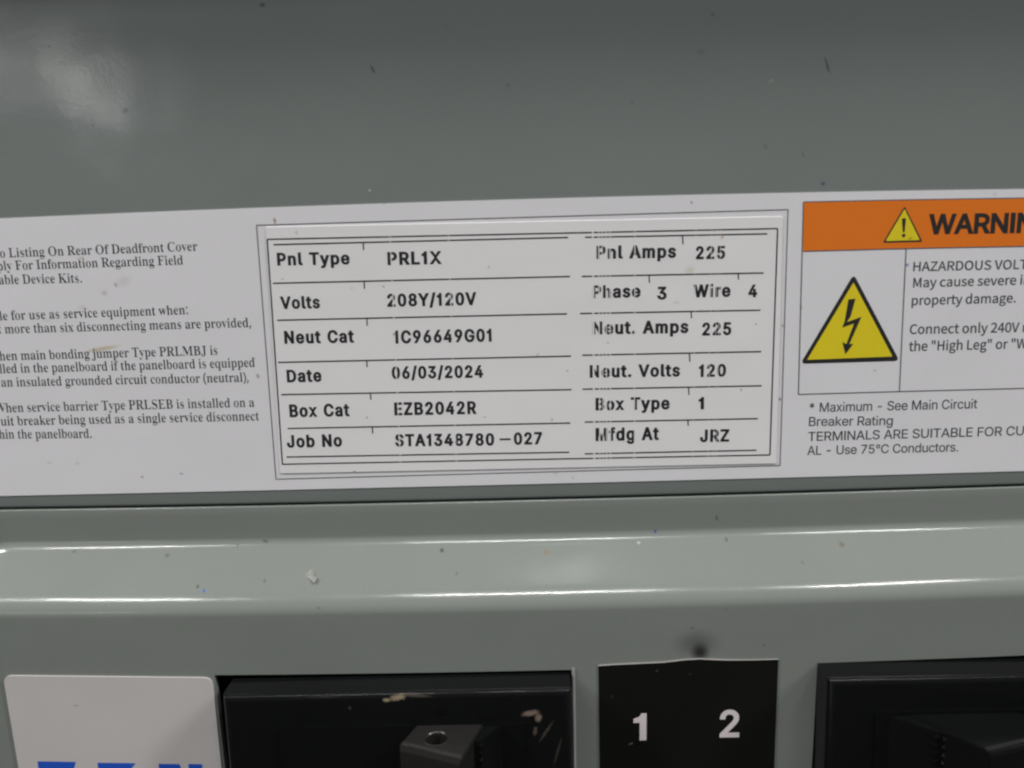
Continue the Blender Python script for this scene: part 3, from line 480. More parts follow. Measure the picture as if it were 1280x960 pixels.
GLYPHS['serif'] = [
    [40, 443, [397, -233, 307, -88, 243, 70, 203, 236, 190, 406, 203, 579, 243, 748, 308, 908, 398, 1053, 276, 1053, 179, 911, 111, 752, 72, 581, 59, 404, 72, 229, 111, 61, 179, -95, 276, -233]],
    [41, 443, [167, -233, 264, -95, 331, 61, 371, 229, 383, 404, 371, 581, 331, 752, 264, 911, 167, 1053, 44, 1053, 135, 908, 200, 748, 239, 579, 252, 406, 239, 236, 200, 70, 135, -88, 46, -233]],
    [44, 395, [156, -190, 228, -17, 283, 155, 273, 171, 134, 171, 103, -6, 60, -190]],
    [46, 395, [232, -15, 262, 3, 282, 34, 289, 80, 282, 126, 262, 156, 232, 173, 196, 179, 162, 173, 133, 156, 113, 126, 106, 80, 113, 34, 133, 3, 162, -15, 196, -21]],
    [58, 395, [232, 617, 262, 634, 282, 665, 289, 711, 282, 759, 262, 789, 232, 806, 196, 811, 162, 806, 133, 789, 113, 759, 106, 711, 113, 665, 133, 634, 162, 617, 196, 611], [232, -15, 262, 3, 282, 34, 289, 80, 282, 126, 262, 156, 232, 173, 196, 179, 162, 173, 133, 156, 113, 126, 106, 80, 113, 34, 133, 3, 162, -15, 196, -21]],
    [66, 972, [522, 0, 639, 8, 736, 34, 815, 76, 873, 133, 907, 204, 919, 289, 907, 363, 873, 425, 815, 476, 734, 515, 630, 543, 716, 566, 784, 601, 832, 647, 861, 703, 870, 770, 855, 853, 808, 917, 731, 963, 623, 991, 484, 1000, 34, 1000, 34, 963, 79, 960, 112, 951, 136, 933, 152, 906, 161, 866, 164, 810, 164, 180, 157, 113, 137, 71, 98, 48, 35, 38, 35, 0], [400, 859, 403, 904, 412, 933, 434, 948, 475, 953, 545, 941, 591, 906, 617, 845, 626, 758, 614, 661, 578, 598, 513, 564, 413, 553, 400, 553], [445, 58, 418, 73, 404, 101, 400, 143, 400, 507, 434, 507, 539, 495, 608, 456, 648, 387, 661, 282, 651, 179, 622, 108, 568, 67, 487, 53]],
    [67, 1028, [729, 1, 868, 73, 982, 195, 941, 233, 868, 155, 786, 98, 699, 63, 611, 52, 505, 69, 422, 123, 363, 212, 327, 337, 316, 497, 326, 669, 358, 802, 412, 897, 486, 955, 583, 974, 654, 965, 721, 938, 783, 894, 862, 800, 922, 677, 959, 677, 959, 1022, 920, 1022, 896, 972, 851, 956, 807, 966, 679, 1008, 569, 1022, 429, 1005, 305, 955, 201, 875, 123, 771, 74, 645, 58, 501, 74, 357, 122, 229, 200, 123, 302, 43, 424, -7, 563, -24]],
    [68, 1089, [501, 0, 691, 20, 839, 80, 944, 180, 1007, 320, 1028, 500, 1013, 648, 967, 771, 890, 870, 784, 942, 650, 986, 487, 1000, 33, 1000, 33, 963, 94, 956, 134, 936, 155, 894, 162, 822, 162, 164, 156, 101, 138, 65, 102, 47, 44, 38, 44, 0], [443, 58, 417, 74, 404, 106, 400, 158, 400, 845, 404, 898, 417, 930, 443, 946, 490, 951, 591, 933, 669, 880, 725, 790, 759, 664, 770, 503, 762, 364, 740, 251, 701, 165, 647, 103, 576, 65, 488, 53]],
    [69, 971, [884, 0, 944, 314, 903, 314, 862, 230, 814, 165, 757, 117, 688, 85, 605, 67, 506, 60, 453, 65, 422, 77, 406, 103, 401, 148, 401, 488, 407, 488, 475, 483, 529, 468, 570, 441, 600, 398, 620, 338, 631, 260, 668, 260, 668, 758, 633, 758, 608, 658, 569, 591, 510, 553, 425, 540, 401, 540, 401, 853, 409, 915, 420, 931, 439, 940, 509, 946, 649, 932, 747, 892, 792, 848, 824, 784, 842, 702, 876, 702, 876, 1000, 35, 1000, 35, 963, 97, 956, 136, 935, 158, 889, 165, 810, 165, 171, 158, 105, 137, 65, 97, 44, 31, 37, 31, 0]],
    [70, 888, [563, 0, 563, 38, 504, 42, 460, 52, 430, 68, 412, 94, 403, 130, 400, 177, 400, 491, 414, 491, 503, 478, 563, 440, 602, 370, 626, 260, 664, 260, 664, 761, 624, 761, 601, 661, 562, 594, 502, 555, 418, 543, 400, 543, 400, 875, 408, 925, 420, 937, 439, 943, 505, 947, 604, 941, 681, 923, 738, 892, 780, 847, 809, 784, 829, 702, 864, 702, 864, 1000, 31, 1000, 31, 963, 95, 951, 135, 929, 157, 890, 164, 823, 164, 184, 157, 116, 137, 74, 98, 50, 34, 38, 34, 0]],
    [73, 572, [540, 0, 540, 38, 452, 58, 427, 74, 412, 97, 401, 170, 401, 850, 408, 906, 430, 939, 471, 956, 537, 963, 537, 1000, 29, 1000, 29, 963, 98, 956, 139, 939, 159, 906, 165, 850, 165, 165, 157, 107, 134, 71, 92, 50, 29, 38, 29, 0]],
    [74, 726, [355, -130, 445, -89, 509, -22, 548, 73, 561, 195, 561, 805, 570, 902, 584, 929, 608, 946, 642, 957, 690, 963, 690, 1000, 174, 1000, 174, 963, 229, 956, 268, 945, 296, 926, 313, 898, 322, 859, 325, 805, 325, 47, 320, -12, 305, -54, 276, -80, 230, -89, 184, -77, 168, -43, 186, -3, 199, 28, 204, 60, 196, 103, 174, 136, 140, 157, 97, 164, 58, 156, 24, 134, 0, 98, -7, 50, 1, -2, 25, -49, 63, -88, 113, -118, 172, -137, 239, -143]],
    [75, 1121, [532, 0, 532, 38, 467, 48, 428, 69, 408, 110, 401, 177, 401, 435, 438, 469, 695, 145, 723, 104, 733, 75, 727, 58, 707, 46, 672, 40, 617, 38, 617, 0, 1140, 0, 1140, 38, 1100, 43, 1069, 54, 1018, 102, 595, 626, 757, 792, 862, 887, 959, 944, 1047, 963, 1067, 963, 1067, 1000, 639, 1000, 639, 963, 709, 958, 751, 944, 766, 919, 750, 875, 705, 820, 401, 513, 401, 832, 404, 878, 412, 911, 426, 934, 450, 948, 532, 963, 532, 1000, 37, 1000, 37, 963, 99, 954, 138, 931, 158, 892, 165, 832, 165, 177, 159, 110, 139, 69, 99, 48, 35, 38, 35, 0]],
    [76, 937, [882, 0, 938, 339, 898, 339, 858, 246, 812, 175, 757, 122, 691, 87, 611, 67, 513, 60, 439, 69, 419, 81, 407, 103, 400, 181, 400, 832, 403, 880, 412, 915, 430, 938, 457, 953, 496, 961, 549, 963, 549, 1000, 35, 1000, 35, 963, 98, 954, 136, 933, 157, 894, 164, 832, 164, 177, 157, 110, 137, 69, 98, 48, 34, 38, 34, 0]],
    [77, 1392, [372, 0, 372, 38, 305, 45, 262, 65, 239, 106, 231, 175, 231, 854, 593, 0, 633, 0, 999, 876, 999, 183, 996, 133, 988, 97, 974, 71, 950, 54, 869, 38, 869, 0, 1354, 0, 1354, 38, 1310, 42, 1277, 51, 1255, 67, 1241, 94, 1233, 133, 1230, 187, 1230, 830, 1237, 891, 1257, 929, 1296, 952, 1356, 963, 1356, 1000, 987, 1000, 696, 313, 406, 1000, 33, 1000, 33, 963, 116, 949, 140, 935, 155, 913, 163, 882, 165, 839, 165, 174, 158, 110, 135, 69, 94, 48, 31, 38, 31, 0]],
    [79, 1154, [680, -14, 779, 16, 869, 64, 946, 127, 1008, 204, 1055, 293, 1085, 393, 1094, 500, 1085, 609, 1055, 709, 1009, 799, 947, 875, 872, 938, 785, 985, 688, 1014, 583, 1024, 474, 1014, 374, 984, 285, 936, 208, 872, 145, 795, 99, 706, 70, 607, 60, 500, 70, 393, 99, 293, 145, 204, 207, 127, 283, 64, 370, 16, 467, -14, 572, -24], [506, 40, 442, 80, 389, 148, 350, 241, 326, 358, 319, 500, 329, 671, 359, 803, 409, 898, 480, 955, 571, 974, 647, 960, 711, 920, 763, 853, 802, 761, 826, 643, 833, 500, 823, 330, 793, 197, 743, 102, 672, 45, 581, 27]],
    [80, 917, [531, 0, 531, 38, 466, 48, 426, 69, 406, 110, 400, 177, 400, 451, 531, 451, 642, 460, 734, 485, 805, 527, 857, 584, 888, 651, 898, 729, 888, 807, 855, 873, 805, 927, 738, 966, 631, 992, 469, 1000, 35, 1000, 35, 963, 98, 953, 136, 931, 157, 892, 164, 832, 164, 177, 157, 110, 137, 69, 98, 48, 34, 38, 34, 0], [400, 875, 404, 909, 415, 931, 438, 943, 475, 947, 553, 933, 604, 892, 632, 823, 642, 723, 630, 622, 597, 555, 536, 517, 443, 505, 400, 505]],
    [82, 1038, [531, 0, 531, 38, 466, 48, 426, 69, 406, 110, 400, 177, 400, 466, 443, 466, 743, 0, 1055, 0, 1055, 38, 1050, 38, 1018, 43, 993, 56, 948, 111, 692, 491, 816, 545, 891, 626, 916, 735, 904, 817, 868, 884, 807, 935, 722, 971, 611, 993, 476, 1000, 35, 1000, 35, 963, 98, 953, 136, 931, 157, 892, 164, 832, 164, 177, 157, 110, 137, 69, 98, 48, 34, 38, 34, 0], [400, 847, 404, 898, 417, 928, 444, 942, 493, 947, 555, 939, 604, 913, 639, 872, 660, 813, 667, 738, 654, 637, 614, 567, 546, 527, 447, 513, 400, 513]],
    [83, 857, [134, -24, 152, 16, 166, 24, 186, 27, 216, 21, 276, 2, 348, -17, 422, -22, 527, -12, 617, 17, 690, 64, 744, 127, 778, 204, 789, 292, 784, 356, 769, 413, 740, 464, 697, 512, 636, 557, 556, 599, 414, 665, 349, 701, 301, 739, 272, 782, 262, 835, 274, 891, 307, 937, 359, 967, 426, 976, 487, 968, 545, 942, 598, 900, 645, 845, 682, 778, 708, 701, 745, 701, 745, 1024, 703, 1024, 689, 988, 658, 976, 640, 979, 620, 984, 504, 1013, 406, 1024, 325, 1014, 253, 987, 193, 943, 148, 884, 119, 813, 109, 729, 124, 634, 169, 555, 246, 485, 357, 419, 494, 351, 560, 308, 599, 257, 612, 196, 600, 132, 564, 79, 507, 44, 432, 33, 360, 41, 298, 67, 245, 109, 182, 207, 137, 347, 94, 347, 94, -24]],
    [84, 929, [720, 0, 720, 38, 650, 45, 607, 66, 585, 108, 578, 177, 578, 951, 590, 951, 681, 941, 754, 911, 808, 859, 845, 788, 864, 696, 901, 696, 901, 1000, 24, 1000, 24, 698, 63, 698, 89, 806, 143, 886, 223, 935, 327, 951, 342, 951, 342, 177, 335, 110, 312, 68, 269, 46, 202, 38, 202, 0]],
    [87, 1342, [418, -24, 693, 678, 940, -24, 979, -24, 1263, 833, 1284, 886, 1306, 925, 1333, 950, 1370, 963, 1370, 1000, 1105, 1000, 1105, 963, 1150, 957, 1181, 946, 1199, 925, 1205, 892, 1187, 811, 1041, 364, 876, 848, 863, 904, 874, 937, 908, 957, 965, 963, 965, 1000, 503, 1000, 503, 963, 553, 956, 587, 943, 610, 919, 628, 876, 661, 774, 490, 336, 325, 819, 308, 901, 313, 930, 329, 948, 356, 959, 397, 963, 397, 1000, -34, 1000, -34, 963, 6, 956, 33, 938, 52, 908, 71, 863, 375, -24]],
    [97, 755, [618, -13, 673, 14, 723, 60, 703, 91, 668, 75, 655, 78, 647, 87, 643, 137, 643, 462, 636, 536, 614, 596, 578, 642, 490, 685, 356, 699, 277, 693, 208, 676, 151, 648, 108, 611, 81, 568, 72, 519, 79, 478, 98, 446, 129, 426, 170, 419, 209, 425, 241, 443, 263, 472, 270, 507, 265, 535, 249, 563, 229, 602, 239, 628, 271, 644, 325, 649, 375, 642, 410, 620, 430, 583, 437, 530, 437, 418, 261, 360, 139, 299, 87, 253, 55, 200, 44, 139, 55, 76, 89, 25, 141, -8, 210, -19, 293, -9, 369, 24, 439, 77, 457, 22, 497, -11, 559, -22], [292, 86, 268, 123, 260, 184, 279, 270, 338, 333, 437, 372, 437, 139, 410, 110, 382, 90, 332, 74]],
    [98, 792, [117, -25, 230, 62, 293, 15, 357, -13, 422, -22, 512, -10, 592, 28, 659, 87, 709, 165, 740, 259, 751, 364, 742, 457, 717, 538, 676, 606, 623, 656, 559, 689, 485, 699, 417, 689, 356, 660, 304, 612, 304, 1000, 18, 1000, 18, 965, 58, 957, 80, 941, 91, 909, 94, 853, 94, -25], [347, 44, 315, 84, 304, 150, 304, 531, 317, 566, 341, 592, 371, 609, 404, 615, 466, 599, 507, 551, 531, 469, 538, 351, 531, 208, 509, 108, 484, 65, 448, 40, 401, 31]],
    [99, 645, [450, -5, 545, 47, 626, 133, 596, 158, 524, 103, 448, 84, 391, 93, 342, 121, 301, 167, 260, 270, 246, 412, 260, 545, 302, 625, 372, 652, 406, 646, 427, 627, 434, 596, 432, 574, 431, 550, 441, 494, 470, 460, 519, 448, 556, 454, 585, 473, 603, 501, 609, 538, 594, 603, 550, 655, 478, 689, 383, 701, 292, 689, 210, 652, 141, 595, 88, 520, 54, 430, 43, 329, 53, 234, 83, 149, 129, 78, 190, 24, 262, -11, 342, -22]],
    [100, 813, [381, -10, 442, 26, 490, 86, 490, -22, 645, 12, 776, 24, 776, 60, 735, 71, 713, 89, 704, 119, 701, 165, 701, 1000, 387, 1000, 387, 965, 434, 959, 466, 945, 484, 920, 490, 881, 490, 615, 441, 662, 385, 690, 320, 699, 246, 687, 179, 653, 122, 597, 79, 521, 52, 429, 43, 323, 51, 229, 77, 146, 117, 76, 170, 23, 234, -11, 307, -22], [321, 79, 285, 128, 264, 215, 258, 336, 265, 461, 286, 549, 309, 586, 341, 609, 382, 617, 420, 611, 453, 592, 477, 565, 490, 531, 490, 167, 472, 124, 443, 91, 410, 69, 376, 62]],
    [101, 661, [450, -2, 546, 58, 626, 159, 593, 189, 546, 136, 494, 104, 438, 93, 374, 104, 323, 136, 287, 191, 265, 267, 257, 364, 621, 364, 621, 381, 613, 474, 588, 552, 546, 615, 491, 662, 424, 690, 345, 699, 264, 688, 191, 653, 130, 599, 83, 528, 53, 443, 43, 345, 52, 241, 81, 150, 127, 77, 186, 23, 257, -11, 338, -22], [255, 447, 266, 561, 299, 629, 354, 652, 397, 641, 424, 608, 438, 553, 443, 472, 443, 422, 255, 422]],
    [102, 469, [438, 0, 438, 35, 381, 41, 347, 56, 330, 88, 325, 143, 325, 608, 447, 608, 447, 682, 325, 682, 325, 857, 328, 908, 337, 944, 358, 966, 395, 974, 424, 968, 434, 950, 430, 937, 423, 923, 410, 890, 406, 859, 412, 826, 429, 802, 457, 786, 493, 780, 526, 787, 553, 805, 572, 836, 578, 878, 565, 932, 527, 979, 465, 1010, 382, 1021, 270, 1005, 186, 957, 146, 908, 123, 848, 115, 776, 115, 682, 35, 682, 35, 608, 115, 608, 115, 161, 109, 77, 100, 60, 87, 48, 33, 35, 33, 0]],
    [103, 718, [481, -293, 598, -248, 651, -203, 683, -147, 693, -81, 686, -20, 665, 28, 626, 64, 569, 89, 489, 103, 385, 108, 310, 108, 260, 113, 231, 129, 221, 156, 228, 184, 247, 207, 276, 223, 311, 229, 344, 227, 378, 226, 450, 233, 513, 254, 566, 287, 606, 332, 632, 386, 640, 447, 627, 521, 589, 589, 696, 589, 696, 668, 512, 668, 430, 691, 345, 699, 264, 692, 192, 670, 133, 635, 87, 588, 58, 531, 49, 466, 68, 370, 127, 296, 224, 242, 146, 203, 93, 162, 62, 118, 52, 66, 63, 19, 96, -22, 150, -56, 84, -84, 44, -120, 31, -164, 49, -220, 105, -267, 195, -298, 320, -308], [301, 285, 272, 320, 256, 380, 251, 463, 256, 548, 272, 606, 301, 640, 345, 652, 390, 640, 418, 606, 433, 548, 438, 463, 433, 380, 418, 320, 390, 285, 345, 273], [267, -248, 208, -227, 172, -195, 161, -159, 174, -113, 212, -75, 450, -75, 507, -79, 547, -91, 570, -112, 578, -145, 553, -206, 478, -243, 353, -255]],
    [104, 836, [395, 0, 395, 35, 360, 42, 338, 57, 328, 83, 325, 122, 325, 516, 381, 576, 445, 596, 482, 589, 503, 566, 513, 529, 516, 476, 516, 122, 509, 74, 489, 45, 454, 35, 444, 35, 444, 0, 798, 0, 798, 35, 762, 42, 740, 57, 729, 83, 726, 122, 726, 465, 718, 549, 695, 615, 657, 662, 603, 690, 534, 699, 454, 687, 385, 649, 325, 586, 325, 1000, 41, 1000, 41, 966, 78, 959, 100, 942, 111, 916, 115, 876, 115, 122, 111, 82, 99, 56, 76, 41, 40, 35, 40, 0]],
    [105, 435, [264, 803, 299, 827, 324, 862, 332, 906, 324, 949, 300, 985, 265, 1010, 221, 1018, 178, 1010, 142, 985, 119, 949, 111, 906, 119, 862, 142, 827, 178, 803, 221, 795], [395, 0, 395, 35, 360, 42, 339, 58, 329, 83, 326, 122, 326, 682, 46, 682, 44, 645, 82, 639, 103, 626, 112, 599, 115, 553, 115, 122, 111, 81, 99, 56, 77, 42, 40, 35, 40, 0]],
    [106, 460, [277, 806, 313, 830, 337, 866, 345, 909, 337, 952, 313, 988, 277, 1013, 233, 1021, 191, 1013, 155, 988, 130, 952, 122, 909, 130, 865, 154, 830, 190, 806, 233, 798], [157, -301, 224, -279, 278, -243, 318, -192, 342, -127, 350, -47, 350, 682, 49, 682, 49, 646, 95, 640, 122, 625, 136, 596, 140, 549, 140, -118, 137, -175, 128, -219, 107, -247, 68, -257, 35, -249, 24, -226, 41, -192, 54, -168, 58, -145, 51, -111, 33, -86, 4, -69, -33, -63, -69, -69, -98, -88, -116, -116, -122, -153, -116, -194, -96, -231, -65, -263, -24, -288, 25, -303, 78, -308]],
    [107, 788, [395, 0, 395, 35, 360, 42, 338, 58, 328, 83, 325, 122, 325, 295, 357, 323, 509, 108, 525, 69, 513, 44, 476, 35, 463, 35, 463, 0, 826, 0, 826, 35, 790, 45, 760, 75, 488, 459, 603, 571, 677, 624, 758, 645, 758, 682, 451, 682, 451, 645, 459, 645, 516, 636, 535, 611, 526, 579, 499, 544, 325, 370, 325, 1000, 46, 1000, 44, 965, 83, 958, 103, 943, 112, 917, 115, 873, 115, 122, 111, 82, 99, 57, 76, 42, 38, 35, 38, 0]],
    [108, 438, [395, 0, 395, 35, 360, 42, 339, 58, 329, 83, 326, 122, 326, 1000, 44, 1000, 44, 965, 83, 958, 103, 942, 112, 915, 115, 873, 115, 122, 111, 81, 99, 56, 77, 42, 40, 35, 40, 0]],
    [109, 1217, [389, 0, 389, 35, 355, 43, 335, 58, 325, 84, 322, 122, 322, 516, 374, 576, 438, 596, 475, 588, 496, 566, 506, 528, 509, 476, 509, 122, 505, 84, 494, 58, 473, 42, 438, 35, 438, 0, 782, 0, 782, 35, 747, 42, 727, 58, 716, 84, 712, 122, 712, 521, 767, 577, 829, 596, 866, 589, 886, 566, 897, 529, 900, 476, 900, 122, 896, 84, 885, 58, 864, 42, 829, 35, 829, 0, 1177, 0, 1177, 35, 1141, 42, 1120, 57, 1110, 83, 1106, 122, 1106, 465, 1099, 549, 1076, 615, 1038, 662, 986, 690, 917, 699, 837, 685, 765, 644, 703, 574, 669, 644, 608, 685, 521, 699, 447, 686, 381, 647, 322, 581, 322, 682, 41, 682, 41, 646, 78, 640, 100, 623, 111, 596, 115, 556, 115, 122, 111, 82, 99, 56, 76, 41, 40, 35, 40, 0]],
    [110, 836, [395, 0, 395, 35, 360, 42, 338, 57, 328, 83, 325, 122, 325, 516, 381, 576, 445, 596, 482, 589, 503, 566, 513, 529, 516, 476, 516, 122, 509, 74, 489, 45, 454, 35, 444, 35, 444, 0, 798, 0, 798, 35, 762, 42, 740, 57, 729, 83, 726, 122, 726, 465, 718, 549, 695, 615, 657, 662, 603, 690, 534, 699, 454, 687, 384, 649, 325, 587, 325, 682, 41, 682, 41, 646, 78, 640, 100, 623, 111, 596, 115, 556, 115, 122, 111, 82, 99, 56, 76, 41, 40, 35, 40, 0]],
    [111, 739, [460, -11, 539, 24, 604, 78, 654, 150, 686, 238, 696, 338, 686, 439, 654, 527, 604, 599, 538, 653, 459, 688, 369, 699, 278, 687, 198, 653, 132, 597, 83, 524, 52, 437, 41, 338, 52, 241, 83, 154, 132, 81, 198, 25, 278, -10, 370, -22], [317, 40, 282, 86, 270, 124, 262, 179, 257, 339, 263, 499, 282, 595, 316, 641, 370, 656, 421, 641, 456, 595, 476, 499, 482, 338, 477, 179, 470, 123, 459, 86, 423, 40, 370, 25]],
    [112, 816, [434, -305, 434, -270, 367, -258, 346, -243, 333, -217, 325, -127, 325, 71, 373, 19, 431, -12, 499, -22, 574, -10, 639, 26, 694, 83, 735, 159, 760, 249, 769, 351, 760, 446, 735, 530, 696, 601, 643, 655, 579, 689, 506, 701, 429, 687, 365, 646, 314, 577, 314, 682, 43, 682, 43, 647, 80, 638, 102, 622, 112, 590, 115, 534, 115, -140, 111, -221, 102, -242, 89, -257, 68, -267, 38, -271, 38, -305], [386, 72, 351, 101, 325, 150, 325, 516, 357, 569, 394, 600, 437, 611, 478, 603, 509, 581, 530, 544, 548, 458, 555, 339, 547, 218, 525, 130, 487, 79, 429, 62]],
    [113, 799, [777, -305, 777, -270, 739, -264, 717, -249, 706, -223, 702, -183, 702, 703, 678, 703, 565, 618, 503, 664, 439, 691, 373, 701, 284, 688, 204, 651, 138, 592, 87, 515, 55, 421, 44, 316, 53, 222, 78, 141, 119, 73, 173, 22, 237, -10, 311, -21, 379, -11, 439, 17, 491, 63, 491, -183, 486, -225, 470, -250, 438, -264, 383, -270, 383, -305], [347, 72, 312, 95, 287, 133, 264, 219, 257, 342, 264, 478, 288, 574, 313, 615, 349, 639, 394, 647, 448, 635, 480, 595, 491, 530, 491, 148, 479, 113, 456, 87, 425, 71, 392, 65]],
    [114, 631, [434, 0, 434, 35, 381, 42, 349, 55, 333, 81, 327, 122, 327, 422, 335, 483, 356, 530, 384, 561, 414, 571, 437, 565, 454, 549, 488, 507, 511, 493, 544, 488, 582, 495, 611, 515, 629, 545, 636, 584, 628, 631, 605, 667, 566, 691, 512, 699, 462, 690, 411, 662, 362, 616, 320, 553, 320, 682, 46, 682, 44, 645, 81, 639, 102, 626, 112, 599, 115, 553, 115, 122, 111, 81, 99, 56, 77, 42, 40, 35, 40, 0]],
    [115, 633, [427, -7, 501, 40, 549, 113, 565, 208, 556, 278, 530, 333, 485, 377, 420, 416, 322, 465, 282, 487, 253, 510, 236, 537, 230, 569, 236, 602, 255, 628, 286, 645, 327, 651, 382, 640, 431, 608, 472, 557, 501, 487, 535, 487, 535, 701, 506, 701, 490, 677, 468, 670, 453, 672, 437, 676, 364, 694, 310, 701, 215, 685, 142, 639, 96, 569, 81, 484, 91, 424, 119, 372, 167, 326, 235, 285, 342, 230, 402, 185, 422, 128, 414, 89, 392, 58, 357, 39, 308, 33, 246, 46, 190, 86, 145, 149, 117, 231, 78, 231, 78, -19, 112, -19, 131, 10, 161, 19, 190, 13, 267, -14, 332, -22]],
    [116, 501, [362, -2, 434, 53, 488, 145, 453, 164, 416, 107, 369, 89, 344, 94, 328, 111, 320, 140, 317, 180, 317, 612, 456, 612, 456, 682, 317, 682, 317, 931, 283, 931, 246, 875, 193, 810, 44, 658, 44, 612, 106, 612, 106, 156, 116, 78, 145, 23, 195, -10, 271, -21]],
    [117, 823, [350, -15, 409, 7, 460, 42, 501, 89, 501, -22, 658, 16, 791, 28, 791, 65, 751, 72, 727, 86, 715, 111, 711, 153, 711, 682, 416, 682, 416, 646, 460, 639, 485, 622, 497, 592, 501, 544, 501, 145, 450, 95, 388, 78, 355, 84, 331, 101, 316, 128, 311, 162, 311, 682, 25, 682, 25, 646, 64, 639, 86, 620, 97, 589, 100, 544, 100, 212, 111, 111, 143, 38, 201, -7, 288, -22]],
    [118, 673, [351, -22, 571, 534, 610, 612, 634, 634, 670, 647, 670, 682, 447, 682, 447, 646, 493, 641, 520, 624, 530, 597, 518, 555, 406, 268, 286, 589, 283, 606, 298, 636, 342, 646, 360, 646, 360, 682, -6, 682, -6, 645, 27, 637, 49, 617, 84, 544, 313, -22]],
    [119, 954, [307, -22, 490, 432, 634, -22, 668, -22, 904, 566, 933, 625, 951, 641, 978, 647, 978, 682, 782, 682, 782, 647, 834, 634, 846, 622, 850, 605, 839, 562, 738, 310, 653, 575, 651, 591, 649, 606, 664, 633, 709, 645, 709, 682, 369, 682, 369, 647, 398, 643, 417, 633, 441, 584, 463, 516, 366, 279, 262, 555, 254, 583, 251, 606, 254, 624, 262, 635, 304, 645, 304, 682, -24, 682, -24, 645, -3, 637, 13, 625, 37, 581, 268, -22]],
    [120, 701, [258, 0, 258, 33, 251, 33, 202, 43, 186, 75, 193, 101, 214, 134, 302, 251, 381, 130, 400, 94, 407, 66, 403, 52, 391, 43, 341, 35, 341, 0, 701, 0, 701, 34, 680, 38, 665, 47, 640, 80, 435, 404, 558, 558, 621, 621, 683, 651, 683, 682, 441, 682, 441, 646, 499, 637, 510, 627, 515, 612, 509, 590, 491, 563, 403, 451, 327, 571, 308, 615, 324, 638, 370, 646, 370, 682, 9, 682, 9, 645, 53, 626, 94, 578, 270, 299, 136, 124, 75, 64, 10, 33, 10, 0]],
    [121, 659, [166, -303, 210, -287, 248, -257, 284, -210, 319, -143, 356, -53, 569, 532, 608, 617, 630, 638, 658, 645, 658, 682, 445, 682, 445, 645, 504, 636, 517, 623, 522, 602, 519, 571, 506, 530, 407, 261, 292, 563, 285, 586, 282, 603, 286, 624, 298, 636, 356, 645, 356, 682, -10, 682, -7, 645, 17, 641, 34, 631, 54, 604, 80, 550, 308, -10, 284, -97, 251, -162, 217, -203, 189, -217, 169, -211, 162, -192, 163, -179, 164, -167, 158, -134, 140, -108, 113, -92, 78, -87, 40, -94, 10, -117, -9, -148, -15, -184, -5, -235, 22, -274, 64, -300, 115, -308]],
]
FONT = {}
for fn, rows in GLYPHS.items():
    d = FONT[fn] = {}
    for row in rows:
        d[chr(row[0])] = (row[1] / 1000.0, [[(c[i] / 1000.0, c[i + 1] / 1000.0) for i in range(0, len(c), 2)] for c in row[2:]])


# plain grotesque forms for the figure one and the capital I
FONT['inter']['1'] = (0.62, [[(0.29, 0), (0.42, 0), (0.42, 1.0), (0.325, 1.0), (0.275, 0.885), (0.10, 0.80), (0.10, 0.70), (0.29, 0.70)]])
FONT['inter']['I'] = (0.36, [[(0.11, 0), (0.25, 0), (0.25, 1.0), (0.11, 1.0)]])
FONT['inter']['i'] = (0.36, [[(0.115, 0), (0.235, 0), (0.235, 0.68), (0.115, 0.68)], [(0.115, 0.90), (0.235, 0.90), (0.235, 1.03), (0.115, 1.03)]])


def offset_contour(c, wx, wz):
    n = len(c)
    out = []
    for i in range(n):
        a, b, d = c[i - 1], c[i], c[(i + 1) % n]
        n1 = Vector((b[1] - a[1], -(b[0] - a[0])))
        n2 = Vector((d[1] - b[1], -(d[0] - b[0])))
        if n1.length < 1e-9 or n2.length < 1e-9:
            out.append(b)
            continue
        n1.normalize()
        n2.normalize()
        m = n1 + n2
        if m.length < 1e-6:
            m = n1
        else:
            m = m / max(m.length_squared / 2, 0.55)
        out.append((b[0] + m.x * wx, b[1] + m.y * wz))
    return out


def winding(pt, conts):
    n = 0
    for c in conts:
        for i in range(len(c)):
            a, b = c[i - 1], c[i]
            if (a[1] <= pt[1]) != (b[1] <= pt[1]):
                xx = a[0] + (pt[1] - a[1]) * (b[0] - a[0]) / (b[1] - a[1])
                if xx > pt[0]:
                    n += 1 if b[1] > a[1] else -1
    return n


def glyph_fill(conts):
    """Triangles of a glyph whose outlines may overlap: kept where they wind round the point."""
    pts, eds = [], []
    for c in conts:
        b0 = len(pts)
        pts += [Vector(p) for p in c]
        eds += [(b0 + i, b0 + (i + 1) % len(c)) for i in range(len(c))]
    r = delaunay_2d_cdt(pts, eds, [], 0, 1e-5)
    vs, tris = r[0], r[2]
    keep = []
    for t in tris:
        m = (sum(vs[i][0] for i in t) / 3, sum(vs[i][1] for i in t) / 3)
        if winding(m, conts) > 0:
            keep.append(tuple(t))
    return [(v[0], v[1]) for v in vs], keep


def text_mesh(s, font, weight, track=0.0):
    """Flat glyph polygons in cap heights: (verts, tris, width of ink from x0 to x1)."""
    x = 0.0
    wx, wz = weight if isinstance(weight, tuple) else (weight, weight)
    space = {'inter': 0.40, 'serif': 0.38, 'noto': 0.30}[font]
    V, T = [], []
    for ch in s:
        if ch == ' ':
            x += space + track
            continue
        adv, conts = FONT[font][ch]
        thin = wx < 0 and ch in '.,:()'      # points and brackets keep their full weight
        V0, T0 = glyph_fill([offset_contour(c, wx, wz) if (wx or wz) and not thin else c for c in conts])
        base = len(V)
        V += [(p[0] + x, p[1]) for p in V0]
        T += [tuple(base + i for i in t) for t in T0]
        x += adv + track
    return V, T


